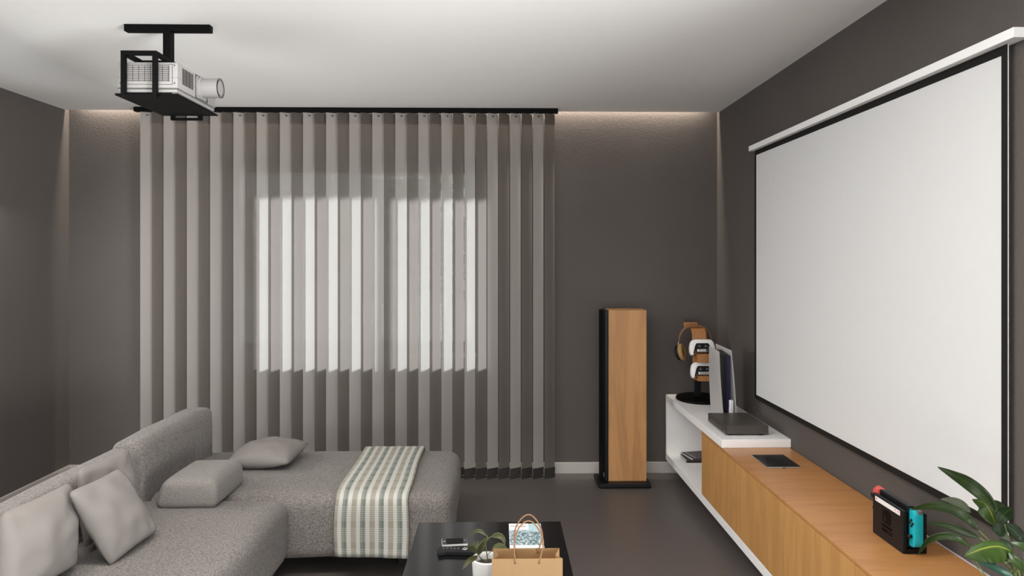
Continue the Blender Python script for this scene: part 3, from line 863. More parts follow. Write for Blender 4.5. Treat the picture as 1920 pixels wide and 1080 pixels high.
hp = thing('headphones', 'brown over ear headphones hanging on the oak stand', 'headphones', (1.250, 4.520, 0.83))
arc = []
for k in range(25):
    a = PI * (k / 24)
    arc.append((1.252 - 0.102 * math.cos(a), 4.520, 0.898 + 0.106 * math.sin(a) ** 0.8))
obj('headband', tube(arc, 0.006, 10, (0.75, 2.3)), 'brownband', hp, True)
for s in (-1, 1):
    ex = 1.252 + 0.106 * s
    obj('slider', tube([(ex - 0.004 * s, 4.520, 0.905), (ex + 0.003 * s, 4.518, 0.880), (ex + 0.001 * s, 4.516, 0.858)], 0.0035, 8), 'silver', hp, True)
    mt = Matrix.Translation((ex - 0.010 * s, 4.512, 0.832)) @ Matrix.Rotation(math.radians(16 * s), 4, 'Y') @ Matrix.Rotation(math.radians(30 * s), 4, 'Z') @ Matrix.Rotation(math.radians(90 * s), 4, 'Y')
    # local +z points outward
    obj('ear_cup', xf(lathe([(0, 0.022), (0.040, 0.022), (0.050, 0.014), (0.052, 0.002), (0, 0.002)], 28), mt), 'softblack', hp, True)
    obj('ear_pad', xf(lathe([(0.022, 0.001), (0.050, 0.001), (0.056, -0.010), (0.052, -0.024), (0.036, -0.026), (0.022, -0.018)], 28), mt), 'tan', hp, True)
    obj('cup_badge', xf(lathe([(0, 0.0236), (0.016, 0.0236), (0.017, 0.0222), (0, 0.0222)], 20), mt), 'silver', hp, True)

# ------------------------------------------------------------------ upright game console
gc = thing('game_console', 'upright white game console with black core on the white shelf', 'game console', (1.265, 4.055, 0.526))
def plate(c4, th, name):
    """Curved shell plate from corners (bottom near, bottom far, top far, top near)."""
    c4 = [Vector(p) for p in c4]; n = 10; b = new_bm(); g = []
    for i in range(n + 1):
        row = []
        for j in range(n + 1):
            a, d = i / n, j / n
            p = c4[0] * (1 - a) * (1 - d) + c4[1] * a * (1 - d) + c4[2] * a * d + c4[3] * (1 - a) * d
            p.x += th * 0.9 * math.sin(PI * d) * (1 if th < 0 else 1)
            row.append(b.verts.new(p))
        g.append(row)
    for i in range(n):
        for j in range(n):
            b.faces.new((g[i][j], g[i + 1][j], g[i + 1][j + 1], g[i][j + 1]))
    bmesh.ops.solidify(b, geom=list(b.faces), thickness=0.006)
    bmesh.ops.recalc_face_normals(b, faces=b.faces)
    return obj(name, b, 'console_white', gc, 'auto')
pl = plate([(1.252, 3.934, 0.532), (1.240, 4.140, 0.532), (1.243, 4.190, 0.912), (1.224, 3.926, 0.912)], -0.004, 'side_plate')
plate([(1.322, 3.930, 0.532), (1.312, 4.190, 0.532), (1.286, 4.200, 0.925), (1.293, 3.930, 0.918)], 0.004, 'side_plate')
obj('core', prism([(3.955, 0.528), (4.182, 0.528), (4.186, 0.890), (4.10, 0.900), (3.952, 0.886)], 0.040, 'X', 1.252), 'softblack', gc)
b = new_bm()
for k in range(22):
    z = 0.60 + k * 0.0128
    box(b, 1.276, 1.292, 3.944, 3.956, z, z + 0.007)
o = obj('cooling_ribs', b, 'console_blue', gc); o['kind'] = 'stuff'
obj('vent_panel', bx(1.274, 1.293, 3.950, 3.957, 0.560, 0.884), 'console_blue', gc)
obj('lower_front', bx(1.284, 1.306, 3.940, 3.954, 0.532, 0.640, 0.002), 'console_white', gc)
obj('disc_slot', bx(1.297, 1.2985, 3.9388, 3.9402, 0.535, 0.660), 'grey', gc)
obj('stand_foot', xf(lathe([(0, 0), (0.045, 0), (0.045, 0.004), (0, 0.004)], 28), Matrix.Translation((1.268, 4.06, 0.5265))), 'softblack', gc, 'auto')
obj('logo_mark', bx(1.2262, 1.2300, 4.172, 4.184, 0.882, 0.900), 'softblack', gc)

# ------------------------------------------------------------------ media player box
mp_ = thing('media_player', 'flat bronze grey media player on the end of the white shelf', 'media player', (1.265, 3.75, 0.526))
obj('casing', bx(1.160, 1.374, 3.600, 3.905, 0.534, 0.577, 0.0015), 'avbox', mp_)
obj('fascia', bx(1.154, 1.1598, 3.600, 3.905, 0.5345, 0.5765, 0.001), 'avface', mp_)
obj('display_window', bx(1.1530, 1.1542, 3.70, 3.80, 0.552, 0.566), 'avmark', mp_)
for y in (3.625, 3.642, 3.659):
    obj('button', bx(1.1522, 1.1542, y, y + 0.010, 0.546, 0.552), 'avmark', mp_)
obj('power_button', xf(lathe([(0, 0), (0.006, 0), (0.006, 0.003), (0, 0.003)], 16), Matrix.Translation((1.1545, 3.885, 0.553)) @ Matrix.Rotation(-PI / 2, 4, 'Y')), 'avmark', mp_)
for x in (1.185, 1.345):
    for y in (3.625, 3.88):
        obj('foot', xf(lathe([(0, 0), (0.012, 0), (0.014, 0.0075), (0, 0.0075)], 14), Matrix.Translation((x, y, 0.5264))), 'softblack', mp_, True)

# ------------------------------------------------------------------ tablet on the cabinet
tb = thing('tablet', 'black screened tablet lying on the oak cabinet top', 'tablet', (1.284, 3.28, 0.4838))
obj('shell', bx(1.2065, 1.3625, 3.179, 3.381, 0.4840, 0.4895, 0.002), 'silver', tb)
obj('screen_glass', bx(1.2080, 1.3610, 3.1815, 3.3795, 0.4896, 0.4902), 'gloss', tb)
obj('port', bx(1.276, 1.293, 3.1782, 3.1792, 0.4846, 0.4872), 'softblack', tb)

# ------------------------------------------------------------------ handheld console in its dock
hd = thing('handheld_console', 'black docked handheld game console with red and teal grips on oak cabinet', 'game console', (1.328, 2.34, 0.4838))
ZB = 0.4842
obj('dock_front', bx(1.289, 1.303, 2.246, 2.430, ZB, 0.6215, 0.0025), 'softblack', hd)
obj('dock_rear', bx(1.340, 1.367, 2.246, 2.430, ZB, 0.612, 0.0025), 'softblack', hd)
obj('dock_floor', bx(1.303, 1.340, 2.246, 2.430, ZB, 0.500), 'softblack', hd)
obj('tablet_body', bx(1.310, 1.332, 2.255, 2.425, 0.501, 0.634, 0.003), 'softblack', hd)
obj('label_strip', bx(1.2882, 1.2892, 2.262, 2.412, 0.6005, 0.6160), 'paper', hd)
obj('strip_mark', join(bx(1.2876, 1.2883, 2.400, 2.405, 0.606, 0.611), bx(1.2876, 1.2883, 2.268, 2.276, 0.609, 0.6115), bx(1.2876, 1.2883, 2.285, 2.291, 0.609, 0.6115)), 'red', hd)
def grip(y0, y1, mat, near):
    s = -1 if near else 1
    yo, yi = (y0, y1) if near else (y1, y0)
    r = 0.018; pts = [(yi, 0.513), (yi, 0.632)]
    for k in range(7):
        a = PI / 2 * k / 6
        pts.append((yo - s * r * (1 - math.sin(a)), 0.632 - r * (1 - math.cos(a))))
    for k in range(7):
        a = PI / 2 * k / 6
        pts.append((yo - s * r * (1 - math.cos(a)), 0.513 + r * (1 - math.sin(a))))
    o = obj('grip', prism(pts, 0.029, 'X', 1.307, 0.004), mat, hd, 'auto')
    yc = (y0 + y1) / 2
    obj('stick', xf(lathe([(0, 0), (0.005, 0), (0.005, 0.006), (0.008, 0.008), (0.008, 0.011), (0, 0.012)], 16),
                    Matrix.Translation((1.307, yc, 0.548 if near else 0.606)) @ Matrix.Rotation(-PI / 2, 4, 'Y')), 'softblack', o, True)
    zc = 0.590 if near else 0.560
    for dy, dz in ((0, 0.009), (0, -0.009), (0.008, 0), (-0.008, 0)):
        obj('button', xf(lathe([(0, 0), (0.0042, 0), (0.0042, 0.0025), (0, 0.003)], 12), Matrix.Translation((1.3065, yc + dy, zc + dz)) @ Matrix.Rotation(-PI / 2, 4, 'Y')), 'softblack', o, True)
    obj('shoulder_button', bx(1.318, 1.333, min(yo, yo - s * 0.022), max(yo, yo - s * 0.022), 0.618, 0.634, 0.004), 'grey' if near else mat, o)
    return o
grip(2.212, 2.2445, 'teal', True)
grip(2.4315, 2.466, 'red', False)
# dark emblem and lettering on the dock front (faces the room, -X)
LT = Matrix.Translation((1.2884, 2.340, 0.0)) @ Matrix(((0, 0, -1, 0), (-1, 0, 0, 0), (0, 1, 0, 0), (0, 0, 0, 1)))
def rr(x0, x1, z0, z1, left, r=0.010):
    p = []
    if left:
        p = [(x1, z0), (x1, z1)]
        p += [(x0 + r - r * math.sin(PI / 2 * k / 5), z1 - r + r * math.cos(PI / 2 * k / 5)) for k in range(6)]
        p += [(x0 + r - r * math.cos(PI / 2 * k / 5), z0 + r - r * math.sin(PI / 2 * k / 5)) for k in range(6)]
    else:
        p = [(x0, z1), (x0, z0)]
        p += [(x1 - r + r * math.sin(PI / 2 * k / 5), z0 + r - r * math.cos(PI / 2 * k / 5)) for k in range(6)]
        p += [(x1 - r + r * math.cos(PI / 2 * k / 5), z1 - r + r * math.sin(PI / 2 * k / 5)) for k in range(6)]
    return p
def ring(outer, inner, h):
    b = new_bm(); n = len(outer)
    o_ = [[b.verts.new((p[0], p[1], z)) for p in outer] for z in (0, h)]
    i_ = [[b.verts.new((p[0], p[1], z)) for p in inner] for z in (0, h)]
    for k in range(n):
        j = (k + 1) % n
        b.faces.new((o_[1][k], o_[1][j], i_[1][j], i_[1][k])); b.faces.new((o_[0][k], o_[0][j], o_[1][j], o_[1][k])); b.faces.new((i_[0][k], i_[0][j], i_[1][j], i_[1][k]))
    bmesh.ops.recalc_face_normals(b, faces=b.faces)
    return b
e1 = ring(rr(-0.024, -0.002, 0.545, 0.588, True), rr(-0.0205, -0.0055, 0.5485, 0.5845, True, 0.0075), 0.0006)
e2 = prism(rr(0.002, 0.022, 0.545, 0.588, False), 0.0006)
e3 = xf(lathe([(0, 0), (0.0042, 0), (0.0042, 0.0006), (0, 0.0006)], 16), Matrix.Translation((-0.013, 0.575, 0)))
t1 = xf(text_bm('NINTENDO', 0.0125, 0.0003), Matrix.Translation((0, 0.534, 0.0003)))
t2 = xf(text_bm('SWITCH', 0.0170, 0.0003), Matrix.Translation((0, 0.519, 0.0003)))
obj('emblem', xf(join(e1, e2, e3), LT), 'emblem', hd)
obj('lettering', xf(join(t1, t2), LT), 'emblem', hd)

# ------------------------------------------------------------------ ceiling projector and its mount
pm_ = thing('projector_mount', 'black ceiling bracket cage holding the projector', 'mount', (-1.39, 3.0, 2.07))
obj('ceiling_bar', bx(-1.553, -1.200, 2.973, 3.007, H - 0.0286, H - 0.0005, 0.001), 'black', pm_)
obj('post', bx(-1.392, -1.362, 2.972, 3.010, 2.248, H - 0.0286), 'black', pm_)
def u_frame(y0, y1, zb):
    t = 0.0165
    return join(bx(-1.492, -1.492 + t, y0, y1, zb, 2.249), bx(-1.352 - t, -1.352, y0, y1, zb, 2.249),
                bx(-1.492 + t, -1.352 - t, y0, y1, 2.249 - t, 2.249), bx(-1.492 + t, -1.352 - t, y0, y1, zb, zb + 0.010))
obj('cage_frame', u_frame(2.832, 2.849, 2.066), 'black', pm_)
obj('cage_frame', u_frame(3.258, 3.275, 2.058), 'black', pm_)
for x0 in (-1.492, -1.3685):
    obj('top_rail', bx(x0, x0 + 0.0165, 2.849, 3.258, 2.2325, 2.249), 'black', pm_)
obj('cross_bar', bx(-1.4755, -1.3685, 2.972, 3.010, 2.236, 2.249), 'black', pm_)
obj('tray', bx(-1.524, -1.280, 2.850, 3.257, 2.076, 2.084, 0.001), 'black', pm_)

pj = thing('projector', 'white video projector with protruding lens in the black ceiling cage', 'projector', (-1.40, 3.05, 2.0842))
PX0, PX1, PY0, PY1, PZ0, PZ1 = -1.520, -1.283, 2.862, 3.245, 2.092, 2.212
obj('body', bx(PX0, PX1, PY0, PY1, PZ0 + 0.014, PZ1, 0.006, 3), 'projwhite', pj, 'auto')
obj('base_shell', bx(PX0 + 0.004, PX1 - 0.004, PY0 + 0.004, PY1 - 0.004, PZ0, PZ0 + 0.0125, 0.003), 'projwhite', pj)
obj('seam', join(bx(PX0 - 0.0004, PX1 + 0.0004, PY0 - 0.0004, PY1 + 0.0004, PZ0 + 0.0155, PZ0 + 0.0163),
                 bx(PX0 - 0.0004, PX1 + 0.0004, PY0 - 0.0004, PY1 + 0.0004, PZ0 + 0.0575, PZ0 + 0.0580)), 'line', pj)
for x in (PX0 + 0.02, PX1 - 0.02):
    for y in (PY0 + 0.02, PY1 - 0.02):
        obj('foot', xf(lathe([(0, 0), (0.010, 0), (0.011, 0.0078), (0, 0.0078)], 14), Matrix.Translation((x, y, 2.0843))), 'projwhite', pj, True)
# near-face panel with louvred vent
yf = PY0
def frame_xz(x0, x1, z0, z1, y, t, d=0.001):
    return join(bx(x0, x1, y - d, y, z0, z0 + t), bx(x0, x1, y - d, y, z1 - t, z1), bx(x0, x0 + t, y - d, y, z0 + t, z1 - t), bx(x1 - t, x1, y - d, y, z0 + t, z1 - t))
obj('panel_outline', frame_xz(-1.503, -1.302, 2.122, 2.204, yf, 0.0014), 'line', pj)
vx0, vx1, vz0, vz1 = -1.487, -1.313, 2.135, 2.198
vt = obj('front_vent', bx(vx0, vx1, yf - 0.0006, yf, vz0, vz1), 'ventgrey', pj)
b = new_bm()
for k in range(9):
    z = vz0 + 0.001 + k * (vz1 - vz0 - 0.003) / 8
    box(b, vx0, vx1, yf - 0.0016, yf - 0.0007, z, z + 0.0016)
for k in range(8):
    x = vx0 + 0.004 + k * 0.0235
    box(b, x, x + 0.0016, yf - 0.0018, yf - 0.0007, vz0, vz1)
o = obj('louvres', b, 'line', vt); o['kind'] = 'stuff'
b = new_bm()
for k in range(8):
    z = vz0 + 0.0040 + k * (vz1 - vz0 - 0.003) / 8
    box(b, vx0, vx1, yf - 0.0014, yf - 0.0007, z, z + 0.0020)
o = obj('vent_slats', b, 'projwhite', vt); o['kind'] = 'stuff'
for x, z in ((-1.509, 2.128), (-1.294, 2.128), (-1.294, 2.199), (-1.500, 2.150)):
    obj('screw', xf(lathe([(0, 0), (0.0030, 0), (0.0030, 0.0012), (0, 0.0015)], 12), Matrix.Translation((x, yf, z)) @ Matrix.Rotation(PI / 2, 4, 'X')), 'grey', pj, True)
# right-side vent and lens (faces the screen, +X)
xs = PX1
sv = obj('side_vent', bx(xs, xs + 0.0006, 2.905, 3.005, 2.134, 2.200), 'ventgrey', pj)
b = new_bm()
for k in range(13):
    z = 2.135 + k * 0.0050
    box(b, xs + 0.0007, xs + 0.0018, 2.905, 3.005, z, z + 0.0022)
for k in range(4):
    y = 2.908 + k * 0.031
    box(b, xs + 0.0007, xs + 0.0020, y, y + 0.0016, 2.134, 2.200)
o = obj('louvres', b, 'line', sv); o['kind'] = 'stuff'
def frame_yz(y0, y1, z0, z1, x, t, d=0.002):
    return join(bx(x, x + d, y0, y1, z0, z0 + t), bx(x, x + d, y0, y1, z1 - t, z1), bx(x, x + d, y0, y0 + t, z0 + t, z1 - t), bx(x, x + d, y1 - t, y1, z0 + t, z1 - t))
obj('lens_surround', frame_yz(3.030, 3.150, 2.110, 2.208, xs, 0.0016), 'line', pj)
LC = Matrix.Translation((xs, 3.090, 2.162)) @ Matrix.Rotation(PI / 2, 4, 'Y')
ln = obj('lens_barrel', xf(lathe([(0.047, 0), (0.047, 0.006), (0.0415, 0.008), (0.0415, 0.080), (0.0385, 0.082), (0.0385, 0.0785), (0, 0.0785)], 40), LC), 'projwhite', pj, 'auto')
obj('lens_ring', xf(lathe([(0.0398, 0.0815), (0.0420, 0.0815), (0.0420, 0.0835), (0.0398, 0.0835), (0.0398, 0.0815)], 40), LC), 'line', ln, 'auto')
obj('lens_cap', xf(lathe([(0, 0.0795), (0.0325, 0.0795), (0.0325, 0.0815), (0, 0.0815)], 36), LC), 'projwhite', ln, 'auto')
obj('lens_ring_inner', xf(lathe([(0.0325, 0.0800), (0.0340, 0.0800), (0.0340, 0.0822), (0.0325, 0.0822), (0.0325, 0.0800)], 36), LC), 'line', ln, 'auto')
for y, z in ((3.037, 2.117), (3.143, 2.117), (3.037, 2.201), (3.143, 2.201)):
    obj('screw', xf(lathe([(0, 0), (0.0030, 0), (0.0030, 0.0014), (0, 0.0018)], 10), Matrix.Translation((xs, y, z)) @ Matrix.Rotation(PI / 2, 4, 'Y')), 'grey', pj, True)

# ------------------------------------------------------------------ sofa
sf = thing('sofa', 'greige woven corner sofa with chaise along the blind', 'sofa', (-1.0, 2.8, 0.0))
obj('seat', soft_box(-1.665, -0.930, 1.15, 3.160, 0.088, 0.373, 0.055, 0.012, 16, 5, 0.006, 0.006), 'sofa', sf, True)
obj('chaise_seat', soft_box(-1.665, -0.215, 3.164, 3.945, 0.088, 0.373, 0.055, 0.010, 16, 5, 0.006, 0.006), 'sofa', sf, True)
obj('backrest', soft_box(-1.668, -1.540, 1.15, 3.088, 0.33, 0.618, 0.035, 0.006, 14, 5, 0.004, 0.004), 'sofa', sf, True)
obj('backrest', soft_box(-1.676, -1.540, 3.092, 3.868, 0.33, 0.632, 0.035, 0.008, 14, 5, 0.004, 0.004), 'sofa', sf, True)
obj('underframe', join(bx(-1.55, -1.25, 1.35, 3.30, 0.05, 0.092), bx(-1.55, -0.50, 3.45, 3.70, 0.05, 0.092)), 'softblack', sf)
for x, y in ((-1.55, 1.30), (-1.10, 1.30), (-1.10, 2.92), (-1.55, 3.80), (-0.45, 3.80), (-0.45, 3.36)):
    obj('foot', bx(x - 0.02, x + 0.02, y - 0.02, y + 0.02, 0.0, 0.094), 'softblack', sf)

b = soft_box(-1.440, -1.190, 3.005, 3.335, 0.374, 0.498, 0.028, 0.010, 10, 5, 0.003, 0.006)
for v in b.verts:                                                 # narrower crown, rounded toward the backrest
    k = max(0.0, (v.co.z - 0.40) / 0.10)
    v.co.x += 0.030 * k * max(0.0, (-1.32 - v.co.x) / 0.11)
    v.co.y -= 0.02 * k * max(0, (v.co.y - 3.2) / 0.13)
tag(obj('bolster_cushion', b, 'bolster', None, True), 'firm block shaped greige cushion on the sofa seam before the taller backrest', 'cushion')

cush = 'plain greige throw pillows'
A = [at(0, 962, X=-1.470), at(132, 902, X=-1.470), at(143, 1062, X=-1.420), at(-4, 1148, X=-1.420)]
tag(obj('throw_pillow', pillow(A, 0.13, seed=1), 'pillow', None, True), 'plain greige pillow nearest the camera, leaning on the sofa back', 'pillow', cush)
B = [at(143, 878, X=-1.492), at(243, 838, X=-1.492), at(258, 962, X=-1.462), at(156, 1032, X=-1.450)]
tag(obj('throw_pillow', pillow(B, 0.075, seed=2), 'pillow', None, True), 'plain greige pillow behind the tilted one, flat against the sofa back', 'pillow', cush)
D = [at(126, 922, X=-1.405), at(224, 876, X=-1.405), at(297, 996, X=-1.285), at(206, 1064, X=-1.320)]
tag(obj('throw_pillow', pillow(D, 0.10, seed=3), 'pillow', None, True), 'plain greige pillow tilted cornerwise in front of another on the sofa', 'pillow', cush)
Cc = [(-1.345, 3.500, 0.428), (-1.030, 3.490, 0.428), (-1.000, 3.790, 0.452), (-1.330, 3.820, 0.450)]
tag(obj('throw_pillow', pillow(Cc, 0.115, seed=4), 'pillow', None, True), 'plain greige pillow lying flat on the chaise', 'pillow', cush)

# striped throw draped across the chaise
prof = [(3.985, 0.22), (3.978, 0.33), (3.955, 0.385), (3.90, 0.394), (3.75, 0.395), (3.55, 0.396), (3.35, 0.395), (3.22, 0.390), (3.160, 0.372), (3.140, 0.32), (3.138, 0.22), (3.140, 0.118)]
pp = catmull([(0, y, z) for y, z in prof], 5)
b = new_bm(); uvl = b.loops.layers.uv.new('UVMap'); rows = []; L = 0.0
NX = 20
for i, p in enumerate(pp):
    if i: L += (p - pp[i - 1]).length
    row = []
    for k in range(NX + 1):
        s = k / NX
        x = -0.722 + s * 0.322 + 0.006 * math.sin(i * 0.35) * (0.5 - s) + (p.y - 3.15) * -0.012
        hang = max(0, (0.37 - p.z) / 0.25) if p.y < 3.3 else 0
        y = p.y - 0.008 * hang * (0.5 + 0.5 * math.sin(s * 9.0)) * 0.6
        z = p.z - 0.010 * s * hang + 0.0015 * noise.noise(Vector((s * 6, p.y * 8, 3)))
        row.append((b.verts.new((x, y, z)), s, L))
    rows.append(row)
for r0, r1 in zip(rows, rows[1:]):
    for k in range(NX):
        q = (r0[k], r0[k + 1], r1[k + 1], r1[k])
        f = b.faces.new([t[0] for t in q])
        for l, t in zip(f.loops, q): l[uvl].uv = (t[1], t[2])
bmesh.ops.recalc_face_normals(b, faces=b.faces)
bmesh.ops.solidify(b, geom=list(b.faces), thickness=0.004)
tag(obj('throw_blanket', b, 'plaid', None, True), 'green and beige striped throw draped over the chaise', 'blanket')

# ------------------------------------------------------------------ coffee table and what stands on it
TZ = 0.40
ct = thing('coffee_table', 'low black stained wooden coffee table in front of the sofa', 'table', (-0.036, 2.2, 0.0))
obj('table_top', bx(-0.313, 0.2415, 1.62, 2.778, TZ - 0.032, TZ, 0.002), 'tablewood', ct)
for x in (-0.292, 0.220):
    for y in (1.645, 2.752):
        obj('leg', bx(x - 0.02, x + 0.02, y - 0.02, y + 0.02, 0.0, TZ - 0.0325, 0.002), 'tablewood', ct)
obj('apron', join(bx(-0.272, 0.200, 2.742, 2.760, TZ - 0.09, TZ - 0.033), bx(-0.272, 0.200, 1.637, 1.655, TZ - 0.09, TZ - 0.033),
                  bx(-0.300, -0.284, 1.666, 2.731, TZ - 0.09, TZ - 0.033), bx(0.212, 0.228, 1.666, 2.731, TZ - 0.09, TZ - 0.033)), 'tablewood', ct)

# phone
a0, a1 = at(829, 1021.5, Z=TZ + 0.010), at(877, 1019.0, Z=TZ + 0.010)
rz = math.atan2(a1.y - a0.y, a1.x - a0.x); pw = (a1 - a0).length
ph = thing('smartphone', 'black and white smartphone lying above the remote on the coffee table', 'phone', (a0.x, a0.y, TZ), (0, 0, rz))
obj('shell', bx(0, pw, 0, 0.058, 0.0006, 0.0090, 0.002), 'phonewhite', ph, local=True)
obj('face', bx(0.0012, pw - 0.0012, 0.0012, 0.0568, 0.0091, 0.0101, 0.0003), 'phonegrey', ph, local=True)
obj('display', bx(0.016, pw - 0.015, 0.005, 0.053, 0.0102, 0.0104), 'emblem', ph, local=True)
obj('home_button', xf(lathe([(0, 0), (0.0045, 0), (0.0045, 0.0004), (0, 0.0004)], 14), Matrix.Translation((0.0085, 0.029, 0.0102))), 'silver', ph, local=True)
obj('earpiece', bx(pw - 0.009, pw - 0.007, 0.022, 0.036, 0.0102, 0.0106), 'silver', ph, local=True)

# remote control
r0 = at(820, 1033, Z=TZ + 0.010); r1 = at(892, 1033.5, Z=TZ + 0.010)
rz = math.atan2(r1.y - r0.y, r1.x - r0.x); rl = (r1 - r0).length
rc = thing('remote_control', 'slim black remote control beside the potted plant on the coffee table', 'remote', (r0.x, r0.y, TZ), (0, 0, rz))
obj('body', prism([(-0.002, 0.004), (0.006, -0.024), (0.030, -0.014), (rl, -0.018), (rl + 0.004, 0.0), (rl, 0.020), (0.006, 0.028)], 0.014, 'Z', 0.001, 0.002), 'softblack', rc, local=True)
for k in range(5):
    obj('key', bx(0.018 + 0.013 * k, 0.0235 + 0.013 * k, 0.006, 0.013, 0.0151, 0.0162), 'grey', rc, local=True)
obj('control_ring', xf(lathe([(0.0062, 0), (0.0092, 0), (0.0092, 0.0014), (0.0062, 0.0014), (0.0062, 0)], 24), Matrix.Translation((0.096, 0.006, 0.0151))), 'silver', rc, True, local=True)

# magazine
mg = thing('magazine', 'magazine with a hazy city skyline cover on the coffee table', 'magazine', (0.0995, 2.63, TZ))
x0, x1, y0, y1 = 0.0382, 0.1605, 2.512, 2.741
obj('pages', bx(x0 + 0.001, x1 - 0.001, y0 + 0.001, y1 - 0.001, TZ + 0.0006, TZ + 0.0046), 'bookwhite', mg)
obj('cover', bx(x0, x1, y0, y1, TZ + 0.0047, TZ + 0.0055), 'paper', mg)
b = new_bm(); uvl = b.loops.layers.uv.new('UVMap')
box(b, x0 + 0.001, x1 - 0.001, y0 + 0.022, y1 - 0.001, TZ + 0.0056, TZ + 0.0058)
for f in b.faces:
    for l in f.loops: l[uvl].uv = ((l.vert.co.x - x0) / (x1 - x0), (l.vert.co.y - y0) / (y1 - y0))
obj('cover_photo', b, 'city', mg)
obj('title_panel', bx(x0 + 0.0005, x0 + 0.074, y1 - 0.062, y1 - 0.0005, TZ + 0.0059, TZ + 0.0061), 'paper', mg)
b = new_bm()
random.seed(3)
xx = x0 + 0.004
while xx < x0 + 0.066:
    w = random.uniform(0.0022, 0.0036)
    box(b, xx, xx + w, y1 - 0.031, y1 - 0.0245, TZ + 0.0062, TZ + 0.0063); xx += w + 0.0013
o = obj('title_type', b, 'ink', mg); o['kind'] = 'stuff'
obj('subtitle_line', bx(x0 + 0.028, x0 + 0.062, y1 - 0.0375, y1 - 0.0345, TZ + 0.0062, TZ + 0.0063), 'coral_ink', mg)

# small potted plant
PXc, PYc, PR, PH = -0.035, 2.158, 0.0470, 0.120
pp_ = thing('potted_plant', 'small olive leaved plant in white pot beside the paper bag', 'plant', (PXc, PYc, TZ))
b = lathe([(0, 0.0), (0.038, 0.0), (0.041, 0.003), (PR, PH - 0.004), (PR - 0.001, PH), (PR - 0.006, PH), (PR - 0.009, PH - 0.012), (PR - 0.010, PH - 0.03)], 44)
obj('pot', xf(b, Matrix.Translation((PXc, PYc, TZ + 0.0005))), 'pot', pp_, True)
b = lathe([(0.0375, PH - 0.020), (0.025, PH - 0.016), (0.010, PH - 0.014), (0, PH - 0.014)], 32)
for v in b.verts: v.co.z += 0.003 * noise.noise(v.co * 90)
obj('soil', xf(b, Matrix.Translation((PXc, PYc, TZ + 0.0005))), 'soil', pp_, True)
def stemmed(parent, pts, r=0.0016):
    obj('stem', tube(catmull(pts, 5), lambda q: r * (1.2 - 0.5 * q), 6), 'stem', parent, True)
SM = [  # leaf midrib in photograph pixels with depth, half widths in metres
    ([(896, 1041, 2.150), (903, 1024, 2.130), (914, 1007, 2.120)], 0.0095, 0.0100),
    ([(894, 1036, 2.160), (885, 1028, 2.150), (875, 1024.5, 2.130)], 0.0085, 0.0080),
    ([(896, 1042, 2.140), (886, 1048, 2.080), (877, 1054, 2.060), (867, 1068, 2.050)], 0.0075, 0.0075),
    ([(921, 1006, 2.150), (934, 1004, 2.140), (943, 1010, 2.130), (947, 1023, 2.120)], 0.0085, 0.0085),
    ([(911, 1004, 2.170), (903, 997, 2.180), (893, 995.5, 2.190), (880, 1004, 2.200)], 0.0055, 0.0055),
    ([(922, 1032, 2.200), (936, 1023, 2.220), (952, 1029, 2.240)], 0.0085, 0.0085),
    ([(893, 1037, 2.190), (893, 1026, 2.200), (897, 1013, 2.210)], 0.0080, 0.0080),
    ([(889, 1032, 2.180), (887, 1024, 2.180), (889, 1015, 2.185)], 0.0065, 0.0065),
]
for path, ha, hb in SM:
    pts = [at(u, v, Y=y) for u, v, y in path]
    obj('leaf', leaf_bm(pts, ha, hb), 'leaf_olive', pp_, True)
top = TZ + PH - 0.016
stemmed(pp_, [(PXc + 0.002, PYc, top), at(911, 1022, Y=2.155), at(914, 1008, Y=2.150), at(911, 1003, Y=2.165)])
stemmed(pp_, [at(913, 1014, Y=2.150), at(917, 1009, Y=2.150), at(922, 1005.5, Y=2.150)])
stemmed(pp_, [(PXc - 0.010, PYc + 0.004, top), at(898, 1042, Y=2.150), at(895, 1038, Y=2.155)])
stemmed(pp_, [(PXc - 0.002, PYc + 0.006, top), at(915, 1040, Y=2.180), at(922, 1032, Y=2.200)])

# kraft paper bag
bg = thing('paper_bag', 'brown kraft paper bag with twisted cord handles on the coffee table', 'bag', (0.0775, 1.985, TZ))
bx0, bx1, by0, by1, bz1 = -0.0195, 0.1750, 1.950, 2.020, 0.6035
b = new_bm(); th = 0.0009; zb = TZ + 0.0006; gm = 0.017
def ringpts(z, g):
    ym = (by0 + by1) / 2
    return [(bx0, by0, z), (bx1, by0, z), (bx1 - g, ym, z - g * 0.25), (bx1 - 0.003 if g > 0.01 else bx1, by1, z), (bx0 + 0.003 if g > 0.01 else bx0, by1, z), (bx0 + g, ym, z - g * 0.25)]
rows = []
for z, g in ((zb, 0.0), (zb + 0.05, 0.004), (zb + 0.13, 0.011), (bz1, gm)):
    rows.append([b.verts.new(p) for p in ringpts(z, g)])
for r0_, r1_ in zip(rows, rows[1:]):
    for k in range(6):
        b.faces.new((r0_[k], r0_[(k + 1) % 6], r1_[(k + 1) % 6], r1_[k]))
b.faces.new(rows[0][::-1])
bmesh.ops.recalc_face_normals(b, faces=b.faces)
bmesh.ops.solidify(b, geom=list(b.faces), thickness=th)
obj('bag_body', b, 'kraft', bg)
